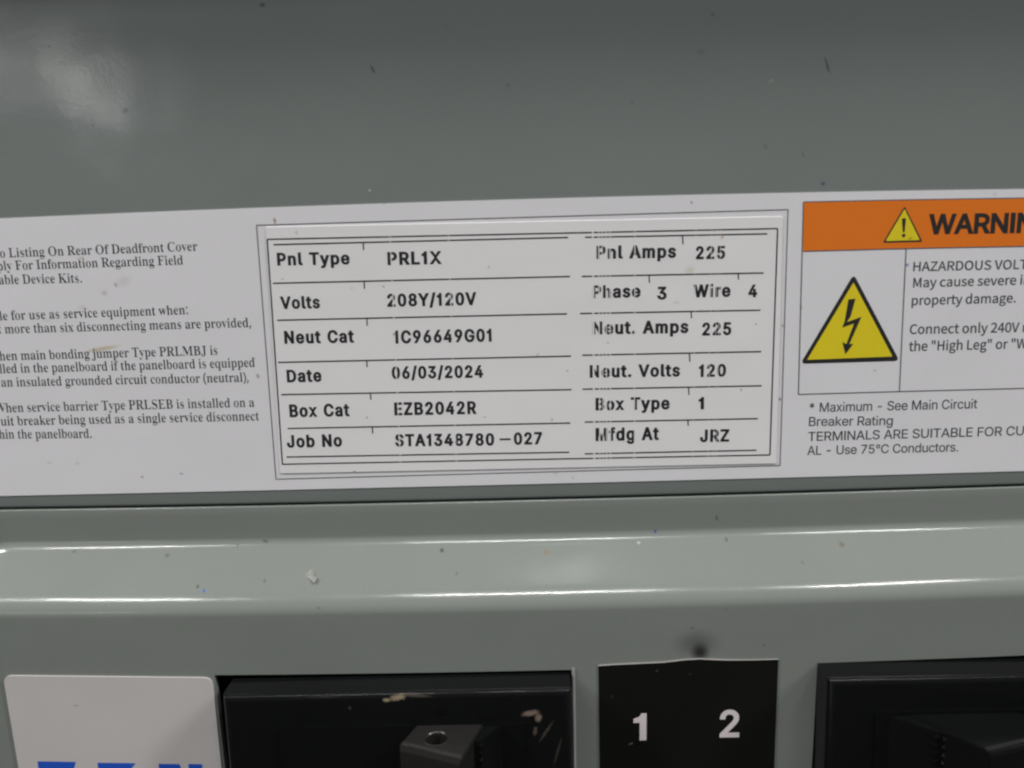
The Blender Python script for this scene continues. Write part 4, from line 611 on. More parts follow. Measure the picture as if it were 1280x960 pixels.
def lettering(name, s, font, a, b, cap, d, mat, thing, parent=None, weight=0.0, fit=None, track=0.0,
              start_at_origin=False):
    """Print s along the baseline from pixel a to pixel b (fit: the part of s that ends at b)."""
    V, T = text_mesh(s, font, weight, track)
    Vf = text_mesh(fit, font, weight, track)[0] if fit else V
    x0 = min(v[0] for v in Vf)
    x1 = max(v[0] for v in Vf)
    A, B = P(a[0], a[1], d), P(b[0], b[1], d)
    u = B - A
    sx = u.length / (x1 - x0)
    u.normalize()
    up = Vector((-u.z, 0, u.x))
    h = (P(a[0], a[1] - cap, d) - A).length
    me = bpy.data.meshes.new(name)
    me.from_pydata([A + u * ((v[0] - x0) * sx) + up * (v[1] * h) for v in V], [], T)
    me.update()
    if me.polygons and sum(p.normal.y * p.area for p in me.polygons) > 0:
        me.flip_normals()
    return link_mesh(name, me, mat, thing, parent)


def strip(bm, a, b, width_px, d):
    """A printed rule from pixel a to pixel b."""
    A, B = P(a[0], a[1], d), P(b[0], b[1], d)
    u = (B - A).normalized()
    nrm = Vector((-u.z, 0, u.x)) * (width_px * DIST / FPX / 2)
    q = [bm.verts.new(p) for p in (A - nrm, B - nrm, B + nrm, A + nrm)]
    bm.faces.new(q)


def poly_lines(name, segs, d, mat, thing, parent=None):
    bm = bmesh.new()
    for a, b, wpx in segs:
        strip(bm, a, b, wpx, d)
    for f in bm.faces:
        f.normal_update()
        if f.normal.y > 0:
            f.normal_flip()
    return from_bm(name, bm, mat, thing, parent)


def flat_poly(name, pts, d, mat, thing, parent=None, r=0.0, holes=()):
    outer = [P(x, y, d) for x, y in pts]
    if r:
        outer = rounded(outer, r)
    loops = [outer] + [rounded([P(x, y, d) for x, y in h], hr) if hr else [P(x, y, d) for x, y in h]
                       for h, hr in holes]
    flat = [p for q in loops for p in q]
    tris = tessellate_polygon([[Vector((p.x, p.z, 0)) for p in q] for q in loops])
    me = bpy.data.meshes.new(name)
    me.from_pydata(flat, [], [tuple(t) for t in tris])
    me.update()
    for p in me.polygons:
        if p.normal.y > 0:
            p.flip()
    me.update()
    return link_mesh(name, me, mat, thing, parent)


# ------------------------------------------------------------------ measured layout (metres)
SLOPE = rad(51)
Z_SEAM = straight(640, 625).z
Z_B1 = straight(640, 672.5).z
Q = 0.006
for _ in range(30):
    Z_B2 = straight(640, 752, Q).z
    Q = (Z_B1 - Z_B2) / 1.0 * math.tan(SLOPE)
RAMP = Z_B1 - Z_B2
# the flat plane of the raised part stands Q in front of the panel face
BRK = Q + 0.0062                    # front face of the breakers

PAINT = (0.189, 0.212, 0.203)
DARK = (0.025, 0.025, 0.03)
BLUE = (0.03, 0.06, 0.30)
BROWN = (0.20, 0.12, 0.03)
PALE = (0.55, 0.52, 0.45)
mat_upper = surface('grey_powder_paint', PAINT, 0.15, bump=0.8e-5, bump_scale=900, mottle=0.055, speck=0.0, spots=[
    (157, 138, 0, 3.6, 3.2, 0, (0.07, 0.075, 0.08), 0.4, 0.85), (328, 6, 0, 3, 2.4, 0, (0.05, 0.055, 0.07), 0.4, 0.85),
    (62, 58, 0, 2.4, 2, 0, (0.08, 0.08, 0.08), 0.5, 0.7), (116, 157, 0, 2.2, 2.0, 0, DARK, 0.5, 0.5),
    (466, 87, 0, 1.3, 4.6, 25, DARK, 0.4, 0.8), (1034, 82, 0, 1.3, 8.5, 20, (0.04, 0.045, 0.07), 0.4, 0.85),
    (1029, 229.5, 0, 2.4, 2.0, 0, (0.03, 0.07, 0.13), 0.4, 0.9), (462, 238, 0, 1.6, 1.4, 0, PALE, 0.4, 0.8),
    (891, 18, 0, 2.0, 2.2, 0, (0.07, 0.08, 0.08), 0.5, 0.6), (1004, 193, 0, 1.2, 4, 20, (0.08, 0.08, 0.08), 0.5, 0.5),
    (964, 101, 0, 2.2, 1.4, 10, PALE, 0.5, 0.35), (635, 107, 0, 2.2, 2.2, 0, (0.07, 0.08, 0.08), 0.5, 0.5),
    (790, 128, 0, 2.0, 1.6, 0, (0.08, 0.08, 0.08), 0.5, 0.4), (558, 33, 0, 1.6, 1.6, 0, (0.08, 0.08, 0.08), 0.5, 0.4),
    (876, 65, 0, 4, 3, 0, (0.12, 0.12, 0.11), 0.7, 0.5), (957, 183, 0, 1.5, 3, 30, (0.09, 0.09, 0.09), 0.6, 0.5)])
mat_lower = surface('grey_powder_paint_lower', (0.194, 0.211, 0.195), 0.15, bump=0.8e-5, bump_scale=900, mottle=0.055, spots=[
    (875, 815, Q, 8.5, 9, 0, (0.015, 0.015, 0.015), 0.8, 0.95), (871, 805, Q, 20, 13, 0, (0.04, 0.04, 0.04), 0.9, 0.5),  # first two: shadow of a half-covered hole, painted into the colour
    (250, 744, Q * .95, 1.4, 1.4, 0, (0.02, 0.10, 0.55), 0.4, 1), (239, 742, Q, 2.2, 1.6, 0, DARK, 0.5, 0.6),
    (552, 688.5, Q * .2, 2.4, 2.0, 0, DARK, 0.4, 0.8), (683, 689, Q * .2, 3.2, 2.0, 0, BROWN, 0.5, 0.5),
    (819, 664, 0, 2, 2.4, 0, BLUE, 0.4, 0.95), (896, 648, 0, 1.3, 3.8, 10, DARK, 0.5, 0.75),
    (907, 673, Q * .05, 1.6, 2, 0, DARK, 0.5, 0.6), (1051, 679, Q * .2, 3.4, 2.4, 0, (0.12, 0.08, 0.03), 0.5, 0.55),
    (799, 680, Q * .2, 2.2, 1.6, 0, PALE, 0.5, 0.7), (86, 694, Q * .3, 2.6, 1.5, 0, DARK, 0.5, 0.5),
    (206, 697, Q * .3, 2.8, 1.6, 0, DARK, 0.5, 0.5), (332, 676, 0, 3, 1.7, -15, DARK, 0.5, 0.6),
    (296, 683, Q * .1, 1.6, 2, 0, DARK, 0.5, 0.5), (327, 731, Q * .8, 1.6, 1.6, 0, DARK, 0.5, 0.5),
    (398, 761, Q, 2.4, 1.4, 0, DARK, 0.6, 0.4), (570, 721, Q * .7, 1.6, 1.4, 0, DARK, 0.5, 0.5),
    (865, 785, Q, 1.6, 1.6, 0, DARK, 0.5, 0.6), (955, 806, Q, 1.5, 1.5, 0, DARK, 0.5, 0.5),
    (1000, 700, Q * .4, 2.0, 1.4, 0, DARK, 0.5, 0.35), (908, 762, Q, 1.6, 1.2, 0, DARK, 0.5, 0.4)])
mat_bare = surface('bare_cut_steel', (0.42, 0.42, 0.40), 0.42, mottle=0.15, bump=2e-5)
mat_bare.node_tree.nodes['Principled BSDF'].inputs['Metallic'].default_value = 0.35
PAPER = (0.73, 0.722, 0.748)
mat_label = surface('white_label_vinyl', PAPER, 0.34, mottle=0.03, speck=0.0, bump=4e-6, bump_scale=500, spots=[
    (128, 436, 0, 18, 2.2, 8, (0.45, 0.36, 0.16), 0.8, 0.65), (145, 356, 0, 3, 1.6, -70, (0.25, 0.24, 0.22), 0.6, 0.8),
    (131, 366, 0, 3.5, 3, 0, (0.4, 0.39, 0.36), 0.7, 0.6), (155, 352, 0, 8, 5, 20, (0.55, 0.54, 0.54), 0.9, 0.5),
    (100, 323, 0, 4, 1.6, 20, (0.5, 0.3, 0.2), 0.7, 0.5), (322.5, 470, 0, 2, 2.6, 20, (0.28, 0.2, 0.1), 0.5, 0.8),
    (343.5, 276, 0, 1.7, 3.6, 12, (0.25, 0.16, 0.03), 0.5, 0.9), (178, 596, 0, 1.8, 1.4, 0, (0.3, 0.1, 0.08), 0.5, 0.8),
    (227, 592, 0, 1.9, 1.2, 0, (0.1, 0.1, 0.35), 0.5, 0.8), (97, 579, 0, 2.4, 1.6, 0, (0.45, 0.45, 0.45), 0.7, 0.6),
    (62, 578, 0, 2.6, 1.6, 0, (0.45, 0.45, 0.45), 0.7, 0.5), (864, 253, 0, 1.2, 2, 20, DARK, 0.6, 0.7),
    (1133.5, 331, 0, 2, 1.8, 0, (0.05, 0.15, 0.5), 0.5, 0.9), (1001, 384, 0, 1.4, 3, 30, (0.3, 0.28, 0.25), 0.6, 0.7),
    (974.5, 499, 0, 1.5, 2, 0, DARK, 0.5, 0.8), (978, 407, 0, 1.4, 2.4, 0, (0.35, 0.22, 0.14), 0.6, 0.7),
    (1093, 463, 0, 2, 1.3, 0, (0.35, 0.35, 0.34), 0.6, 0.7), (695, 592, 0, 1.8, 1.4, 0, (0.45, 0.4, 0.33), 0.6, 0.7),
    (716, 597, 0, 1.4, 1.8, 0, (0.4, 0.38, 0.35), 0.6, 0.6), (104, 385, 0, 5, 3, 0, (0.58, 0.56, 0.55), 0.9, 0.5),
    (60, 400, 0, 6, 2, 10, (0.6, 0.58, 0.57), 0.9, 0.4), (318, 448, 0, 1.4, 1.4, 0, (0.4, 0.4, 0.4), 0.5, 0.6),
    (1243, 243, 0, 2, 1.4, 0, (0.45, 0.44, 0.42), 0.6, 0.6), (480, 255, 0, 1.3, 1.3, 0, (0.4, 0.4, 0.4), 0.5, 0.6)])
mat_plate = surface('thermal_print_vinyl', (0.79, 0.78, 0.785), 0.30, mottle=0.03, bump=4e-6, bump_scale=500, spots=[
    (902.5, 296.5, 0, 2.2, 2, 0, (0.5, 0.36, 0.2), 0.5, 0.8), (862, 338, 0, 5, 4, 0, (0.62, 0.57, 0.46), 0.8, 0.6),
    (423.5, 605, 0, 1.5, 1.5, 0, DARK, 0.5, 0.8), (371, 291, 0, 2.2, 2, 0, (0.5, 0.42, 0.34), 0.6, 0.6),
    (443.5, 589.5, 0, 1.5, 1.5, 0, DARK, 0.5, 0.8), (353.5, 349, 0, 2.0, 1.4, 0, (0.45, 0.37, 0.3), 0.6, 0.6),
    (611, 334, 0, 1.2, 1.8, 0, (0.35, 0.35, 0.35), 0.5, 0.7), (479.5, 358, 0, 1.5, 1.2, 0, (0.3, 0.27, 0.2), 0.5, 0.8),
    (944.5, 405, 0, 1.3, 1.2, 0, DARK, 0.5, 0.7), (459, 521.5, 0, 1.3, 1.3, 0, DARK, 0.5, 0.6),
    (672, 443, 0, 2.4, 1.4, 30, (0.5, 0.42, 0.36), 0.6, 0.7), (926, 487, 0, 1.4, 1.4, 0, DARK, 0.5, 0.6),
    (690, 524, 0, 1.4, 2, 20, (0.3, 0.27, 0.24), 0.5, 0.7), (845, 378, 0, 4, 1.4, 0, (0.55, 0.47, 0.4), 0.7, 0.5),
    (760, 428, 0, 1.6, 1.2, 0, (0.4, 0.36, 0.3), 0.5, 0.6), (709, 463.5, 0, 1.4, 1.2, 0, DARK, 0.5, 0.5),
    (606, 521, 0, 1.3, 1.0, 0, DARK, 0.5, 0.5), (440, 360, 0, 1.6, 1.2, 0, (0.45, 0.42, 0.38), 0.5, 0.5)])
mat_card = surface('white_card_vinyl', (0.52, 0.495, 0.49), 0.45, mottle=0.035, bump=4e-6, bump_scale=500, spots=[
    (186, 926, 0, 1.6, 1.6, 0, DARK, 0.5, 0.7), (129, 846, 0, 3, 1.2, 0, (0.2, 0.18, 0.15), 0.6, 0.7)])


def ink(name, base, rough=0.5, gaps=None, fade=0.25):
    m, n, b = new_mat(name)
    pos = position(n)
    t = noise_tex(n, pos, 5200, 2)
    f = math_node(n, 'MULTIPLY', math_node(n, 'SUBTRACT', t.outputs['Fac'], 0.5), fade)
    f.node.use_clamp = True
    c = mix_color(n, f, base, PAPER)
    if gaps:
        ax, gx = gaps             # unit vector across the gaps, list of (centre, half width, strength)
        dt = n.nodes.new('ShaderNodeVectorMath')
        dt.operation = 'DOT_PRODUCT'
        n.links.new(pos, dt.inputs[0])
        dt.inputs[1].default_value = ax
        for g, hw, st in gx:
            ab = math_node(n, 'ABSOLUTE', math_node(n, 'SUBTRACT', dt.outputs['Value'], g))
            mm = n.nodes.new('ShaderNodeMapRange')
            mm.inputs['From Min'].default_value = hw * 0.6
            mm.inputs['From Max'].default_value = hw * 1.4
            mm.inputs['To Min'].default_value = st
            mm.inputs['To Max'].default_value = 0.0
            n.links.new(ab, mm.inputs['Value'])
            c = mix_color(n, mm.outputs[0], c, (0.745, 0.73, 0.73))
    n.links.new(c, b.inputs['Base Color'])
    b.inputs['Roughness'].default_value = rough
    return m


L1 = 0.00012                        # label face
L1I = 0.00014
L2 = 0.00026                        # rating sticker face
L2I = 0.00028
_ax = (P(963, 568.7, L2) - P(353, 580.3, L2)).normalized()
_gap_px = [(487.6, 297, 0.7, 0.9), (560.6, 294, 0.6, 0.9), (741, 291, 1.2, 1.0), (748.4, 291, 0.65, 1.0),
           (752.8, 291, 0.5, 1.0), (757.4, 291, 0.6, 0.95), (762.4, 291, 0.65, 0.95), (793.6, 290, 0.65, 0.9),
           (870, 288, 0.5, 0.7), (889.8, 288, 0.5, 0.7), (897, 288, 0.45, 0.6), (901, 288, 0.45, 0.6)]
_k = DIST / FPX
gaps = (_ax, [(P(x, y, L2I).dot(_ax), hw * _k, st) for x, y, hw, st in _gap_px])
mat_thermal = ink('black_thermal_ink', (0.012, 0.012, 0.014), 0.45, gaps, 0.15)
mat_serif = ink('grey_black_ink', (0.022, 0.022, 0.026), 0.5, None, 0.35)
mat_rule = ink('thin_rule_ink', (0.09, 0.09, 0.10), 0.5, None, 0.3)
mat_sans = ink('dark_grey_ink', (0.045, 0.047, 0.055), 0.5, None, 0.4)
mat_black_ink = ink('sign_black_ink', (0.014, 0.014, 0.014), 0.45, None, 0.15)
mat_orange = surface('warning_orange_ink', (0.76, 0.178, 0.007), 0.45, mottle=0.05)
mat_yellow = surface('warning_yellow_ink', (0.74, 0.60, 0.012), 0.45, mottle=0.04, spots=[
    (1137, 298, 0, 2.2, 0.9, 25, DARK, 0.6, 0.8), (1088.5, 389, 0, 1.6, 1.4, 0, (0.6, 0.6, 0.4), 0.5, 0.7)])
mat_blue = surface('blue_logo_ink', (0.014, 0.085, 0.50), 0.4, mottle=0.05)
mat_white_num = surface('white_numeral_ink', (0.66, 0.60, 0.61), 0.45, mottle=0.05)
mat_black_vinyl = surface('black_label_vinyl', (0.006, 0.006, 0.0055), 0.5, mottle=0.35, bump=6e-6, spec=0.16, spots=[
    (788.5, 929, Q, 3.2, 1.1, 30, (0.16, 0.13, 0.12), 0.5, 0.8), (821, 838, Q, 1.6, 1.4, 0, (0.08, 0.08, 0.08), 0.6, 0.6),
    (862, 842, Q, 1.2, 1.2, 0, (0.07, 0.07, 0.07), 0.6, 0.5), (765, 870, Q, 1.4, 2, 0, (0.05, 0.05, 0.05), 0.6, 0.5)])
mat_paper_edge = surface('label_paper_edge', (0.42, 0.40, 0.38), 0.6, mottle=0.1)
mat_case = surface('black_breaker_plastic', (0.0045, 0.0048, 0.005), 0.19, mottle=0.3, spec=0.26, bump=3e-6, bump_scale=1200, rough_var=0.1, spots=[
    (497, 872.5, BRK, 9, 3.0, 8, (0.30, 0.24, 0.16), 0.5, 0.9), (483, 875, BRK, 4, 2.2, 0, (0.34, 0.29, 0.18), 0.5, 0.9),
    (520, 870, BRK, 14, 1.6, -4, (0.10, 0.09, 0.07), 0.7, 0.6), (663, 891.5, BRK, 9, 3.2, 10, (0.25, 0.19, 0.15), 0.5, 0.85),
    (673, 897, BRK, 3.5, 5, 0, (0.25, 0.19, 0.15), 0.5, 0.8), (669, 914, BRK, 2.2, 5, -10, (0.12, 0.10, 0.08), 0.6, 0.7),
    (683, 914, BRK, 1.6, 13, -33, (0.08, 0.065, 0.05), 0.6, 0.7), (697, 940, BRK, 1.4, 16, -16, (0.06, 0.05, 0.04), 0.6, 0.6),
    (437, 885, BRK, 1.5, 2.2, 20, (0.06, 0.06, 0.05), 0.6, 0.7)])
mat_handle = surface('black_toggle_plastic', (0.015, 0.0145, 0.0135), 0.27, mottle=0.3, bump=6e-6, rough_var=0.1)
mat_inside = surface('enclosure_gap_shade', (0.010, 0.010, 0.010), 0.7, mottle=0.2)  # near-black base colour carries the shade seen in the gaps
mat_flake = surface('pale_paint_flake', (0.21, 0.215, 0.195), 0.5, mottle=0.2)

# ------------------------------------------------------------------ upper cover
X0, X1 = -0.17, 0.17


def sheet_rows(rows, xs, closed_back=None):
    """rows: list of (y, z) sections swept along the xs, following the sheet's slight bow."""
    bm = bmesh.new()
    grid = []
    for (y, z) in rows:
        line = []
        for x in xs:
            bx, bz = bowed(x, z)
            line.append(bm.verts.new((bx, y, bz)))
        grid.append(line)
    return bm, grid


xs = [X0 + (X1 - X0) * i / 68 for i in range(69)]
ZTOP = P(640, 0).z + 0.029
rows = [(0.0016, ZTOP)]
rows += [(0.0, ZTOP - (ZTOP - (Z_SEAM + 0.0007)) * i / 24) for i in range(25)]
r = 0.0005
zb = Z_SEAM + 0.0007
rows += [(r - r * math.cos(a), zb - r * math.sin(a)) for a in (rad(t) for t in (22, 45, 68, 90))]
rows += [(0.0016, zb - r)]
bm, grid = sheet_rows(rows, xs)
for a, b in zip(grid, grid[1:]):
    for i in range(len(xs) - 1):
        bm.faces.new((a[i], b[i], b[i + 1], a[i + 1]))
t = Thing('panel_cover', (0, 0, Z_SEAM), 'plain grey painted sheet steel cover behind the wide white label, above the seam', 'metal cover')
bmesh.ops.recalc_face_normals(bm, faces=bm.faces[:])
for f in bm.faces:
    f.smooth = True
from_bm('sheet', bm, mat_upper, t)

# added flange, unseen above the picture, that shades the top of the cover
bm = bmesh.new()
ZF = P(640, 0).z + 0.026
slab(bm, [Vector((X0, -0.014, ZF)), Vector((X1, -0.014, ZF)), Vector((X1, -0.014, ZF + 0.0016)), Vector((X0, -0.014, ZF + 0.0016))][::-1], 0.0138)
from_bm('added_shade_flange', bm, mat_upper, t)

# ------------------------------------------------------------------ lower cover with its raised field
XL = straight(-58, 800, Q).x - RAMP   # foot of the ramp at the left end
RC = RAMP + 0.008
OPW = straight(720, 837, Q).x - straight(268, 843, Q).x
LO0, LO1 = straight(268.5, 843, Q).x, straight(718.5, 837, Q).x
RO0 = straight(1021.5, 829, Q).x
RO1 = RO0 + OPW
OPZ = (straight(270, 843, Q).z + straight(718, 837, Q).z + straight(1024, 829, Q).z + straight(1278, 818.7, Q).z) / 4
OPB = OPZ - 0.052
ZBOT = OPB - 0.03
BL = 0.0011                          # half length of the upper bend
BL2 = 0.0021                         # and of the rounder lower one


def ramp(dv):
    k = Q / RAMP

    def soft(u, bl):
        if u <= -bl:
            return 0.0
        if u >= bl:
            return u
        return (u + bl) ** 2 / (4 * bl)
    return k * (soft(dv, BL) - soft(dv - RAMP, BL2))


def raise_at(x, z):
    a, b = Z_B1 - z, x - XL
    if a < RC and b < RC:
        dv = RC - math.hypot(RC - a, RC - b)
    else:
        dv = min(a, b)
    # the ramp itself is very slightly dished
    return ramp(dv) + 0.00010 * math.sin(math.pi * min(max(dv / RAMP, 0), 1))


zt = Z_SEAM - 0.0002
zrows = []
r2 = 0.0003
zrows_edge = [(r2 - r2 * math.sin(a), zt - (r2 - r2 * math.cos(a))) for a in (rad(q) for q in (0, 20, 45, 70))]
z = zt - r2
while z > Z_B1 + BL:
    zrows.append(z)
    z -= 0.0016
z = Z_B1 + BL
while z > Z_B2 - BL2 - 0.0001:
    zrows.append(z)
    z -= 0.00022
z -= 0.0006
while z > OPZ + 0.0008:
    zrows.append(z)
    z -= 0.0014
zrows.append(OPZ)
z = OPZ - 0.002
while z > OPB + 0.001:
    zrows.append(z)
    z -= 0.002
zrows.append(OPB)
zrows += [OPB - 0.01, OPB - 0.02, ZBOT]
keys = sorted([LO0, LO1, RO0, RO1])
xl = []
x = X0
while x < X1:
    xl.append(x)
    near = XL - 0.003 < x < XL + RC + 0.004
    x += 0.0006 if near else 0.0025
xl = sorted([x for x in xl if all(abs(x - k) > 0.0005 for k in keys)] + keys)
bm = bmesh.new()
grid = []
for (y, z) in [(0.0016, zt)] + zrows_edge:
    grid.append([bm.verts.new((bowed(x, z)[0], y, bowed(x, z)[1])) for x in xl])
for z in zrows:
    grid.append([bm.verts.new((bowed(x, z)[0], -raise_at(x, z), bowed(x, z)[1])) for x in xl])
allz = [zt] * 5 + zrows


def in_hole(xm, zm):
    return OPB < zm < OPZ and (LO0 < xm < LO1 or RO0 < xm < RO1)


for j in range(len(grid) - 1):
    for i in range(len(xl) - 1):
        if j >= 5 and in_hole((xl[i] + xl[i + 1]) / 2, (allz[j] + allz[j + 1]) / 2):
            continue
        bm.faces.new((grid[j][i], grid[j + 1][i], grid[j + 1][i + 1], grid[j][i + 1]))
for f in bm.faces:
    f.normal_update()
    if f.normal.y > 0:
        f.normal_flip()
# sheet thickness seen inside the openings
edges = [e for e in bm.edges if e.is_boundary and all(
    OPB - 1e-4 < v.co.z / (1 - BOW * min(v.co.x ** 2 + v.co.z ** 2, .0156)) < OPZ + 1e-4 for v in e.verts)
    and all(XL + RC < v.co.x < X1 - 0.001 for v in e.verts)]
ret = bmesh.ops.extrude_edge_only(bm, edges=edges)
vs = [g for g in ret['geom'] if isinstance(g, bmesh.types.BMVert)]
bmesh.ops.translate(bm, vec=(0, 0.0015, 0), verts=vs)
for f in bm.faces:
    f.smooth = True
lower = Thing('deadfront_cover', (0, 0, ZBOT), 'grey painted steel cover below the seam with a raised ridge and breaker openings', 'metal cover')
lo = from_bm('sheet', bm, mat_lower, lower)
lo.data.set_sharp_from_angle(angle=rad(50))

# bare cut edge on the right side of the left opening
bm = bmesh.new()
bx = LO1
pts = []
for i in range(27):
    z = OPZ + 0.0004 - (OPZ - OPB) * i / 26
    wv = 0.00010 * mnoise.noise(Vector((z * 900, 1.3, 0)))
    X_, Z_ = bowed(bx, z)
    pts.append((X_, Z_, wv))
prev = None
for X_, Z_, wv in pts:
    ring = [bm.verts.new((X_ - 0.00062 + wv, -Q + 0.0014, Z_)), bm.verts.new((X_ - 0.00058 + wv, -Q - 0.00005, Z_)),
            bm.verts.new((X_ - 0.00030 + wv * .5, -Q - 0.00028, Z_)), bm.verts.new((X_ + 0.00002, -Q - 0.00006, Z_)),
            bm.verts.new((X_ + 0.00002, -Q + 0.0014, Z_))]
    if prev:
        for k in range(5):
            bm.faces.new((prev[k], ring[k], ring[(k + 1) % 5], prev[(k + 1) % 5]))
    else:
        bm.faces.new(ring)
    prev = ring
bm.faces.new(prev[::-1])
bmesh.ops.recalc_face_normals(bm, faces=bm.faces[:])
from_bm('cut_edge', bm, mat_bare, lower, smooth=False)

# ------------------------------------------------------------------ dark inside of the enclosure
bm = bmesh.new()
bk = 0.045
pts = [Vector((X0, bk, ZBOT)), Vector((X1, bk, ZBOT)), Vector((X1, bk, ZTOP)), Vector((X0, bk, ZTOP))]
slab(bm, pts, 0.002)
fr = [Vector((X0, 0.004, ZBOT)), Vector((X1, 0.004, ZBOT)), Vector((X1, 0.004, ZTOP)), Vector((X0, 0.004, ZTOP))]
v0 = [bm.verts.new(p) for p in fr]
v1 = [bm.verts.new(p + Vector((0, bk - 0.0041, 0))) for p in fr]
for i in range(4):
    bm.faces.new((v0[i], v0[(i + 1) % 4], v1[(i + 1) % 4], v1[i]))
enc = from_bm('enclosure_back', bm, mat_inside)
enc['kind'] = 'structure'

# ------------------------------------------------------------------ wide white label
lab = Thing('instruction_label', P(640, 600, 0), 'wide white printed label with black text and an orange warning band on grey cover', 'label')


def bow_line(a, mid, b, n=16):
    """pixel points of a quadratic through three readings"""
    out = []
    for i in range(n + 1):
        x = a[0] + (b[0] - a[0]) * i / n
        l0 = (x - mid[0]) * (x - b[0]) / ((a[0] - mid[0]) * (a[0] - b[0]))
        l1 = (x - a[0]) * (x - b[0]) / ((mid[0] - a[0]) * (mid[0] - b[0]))
        l2 = (x - a[0]) * (x - mid[0]) / ((b[0] - a[0]) * (b[0] - mid[0]))
        out.append((x, a[1] * l0 + mid[1] * l1 + b[1] * l2))
    return out


top = bow_line((0, 273), (640, 249.3), (1280, 236.2))
bot = bow_line((0, 620), (660, 605.2), (1280, 588.8))
outline = [P(-150, 280, L1)] + [P(x, y, L1) for x, y in top] + [P(1500, 234, L1), P(1500, 581, L1)] + \
          [P(x, y, L1) for x, y in bot[::-1]] + [P(-150, 621, L1)]
bm = bmesh.new()
slab(bm, outline[::-1], L1 - 0.00002)
from_bm('label_sheet', bm, mat_label, lab)

SERIF = [
    ("o Listing On Rear Of Deadfront Cover", (0.5, 322), (247, 313.2)),
    ("ply For Information Regarding Field", (-3, 338), (229, 330.5)),
    ("able Device Kits.", (-1, 355.3), (102.5, 353)),
    ("le for use as service equipment when:", (0, 400.3), (235, 392.6)),
    ("t more than six disconnecting means are provided,", (-2, 416.9), (314, 408.6)),
    ("hen main bonding jumper Type PRLMBJ is", (0, 450.5), (272, 443.4)),
    ("lled in the panelboard if the panelboard is equipped", (0, 466.5), (318.7, 458.5)),
    ("an insulated grounded circuit conductor (neutral),", (2, 483.4), (311, 477)),
    ("When service barrier Type PRLSEB is installed on a", (-6, 515.6), (318, 508.4)),
    ("uit breaker being used as a single service disconnect", (1.5, 532), (324, 525.4)),
    ("hin the panelboard.", (-0.5, 548.3), (114.7, 547.3)),
]
for s, a, b in SERIF:
    lettering('notice_line', s, 'serif', a, b, 11.4, L1I, mat_serif, lab, weight=(-0.026, 0.004), track=-0.02)

FR = [((320.6, 281.6), (985, 262)), ((985, 262), (975, 582)), ((975, 582), (345, 599)), ((345, 599), (320.6, 281.6))]
poly_lines('frame_line', [(a, b, 1.25) for a, b in FR], L1I, mat_rule, lab)

# warning block
band = flat_poly('warning_band', [(1004.3, 252.4), (1140, 249.6), (1280, 247.4), (1470, 245), (1470, 305), (1280, 308), (1140, 310.6), (1003.7, 314.2)],
                 L1I, mat_orange, lab)
lettering('warning_word', "WARNING", 'inter', (1160, 291.8), (1268, 290.2), 23.0, L1I + 2e-5, mat_black_ink, lab, parent=band,
          weight=0.055, fit="WARNI", track=-0.02)
tri = flat_poly('warning_triangle', [(1130.8, 257.6), (1153.2, 302.2), (1103.6, 303.4)], L1I + 2e-5, mat_black_ink, lab, r=0.00035)
flat_poly('yellow_field', [(1130.8, 261.2), (1149.8, 300.1), (1107, 301.2)], L1I + 4e-5, mat_yellow, lab, parent=tri, r=0.0001)
ex = bmesh.new()
for poly in ([(1127.4, 273.2), (1132.4, 272.6), (1130.9, 290), (1128.5, 290.1)],
             [(1127.4, 293.2), (1129.6, 291.8), (1131.6, 293), (1131.6, 295.4), (1129.6, 296.8), (1127.4, 295.6)]):
    q = [ex.verts.new(P(x, y, L1I + 6e-5)) for x, y in poly]
    ex.faces.new(q)
from_bm('exclamation_mark', ex, mat_black_ink, lab, parent=tri)
haz = flat_poly('hazard_triangle', [(1067.2, 342.5), (1124.5, 451.2), (1000.4, 454.8)], L1I, mat_black_ink, lab, r=0.0011)
flat_poly('yellow_field', [(1066.9, 353), (1115.6, 445.6), (1008.8, 449.8)], L1I + 2e-5, mat_yellow, lab, parent=haz, r=0.00015)


def r7(pts):
    return [(960 + x / 4.0, 230 + y / 4.0) for x, y in pts]


flat_poly('lightning_bolt', r7([(402, 577), (438, 573), (412, 664), (395, 690), (467, 664), (407, 800), (426, 799), (387, 852), (372, 790), (392, 800),
                                (430, 697), (371, 718), (383, 688)]), L1I + 4e-5, mat_black_ink, lab, parent=haz)
poly_lines('warning_box_line', [((1004.3, 252.4), (998, 493), 1.3), ((998, 493), (1140, 489.0), 1.3), ((1140, 489.0), (1280, 485.4), 1.3), ((1280, 485.4), (1470, 480), 1.3),
                                ((1132.6, 310.8), (1124.2, 489.4), 1.3), ((1004.3, 252.4), (1140, 249.6), 1.2), ((1140, 249.6), (1280, 247.4), 1.2), ((1280, 247.4), (1470, 245), 1.2),
                                ((1003.7, 314.2), (1140, 310.6), 1.2), ((1140, 310.6), (1280, 308), 1.2), ((1280, 308), (1470, 305), 1.2)],
           L1I + 1e-5, mat_rule, lab)
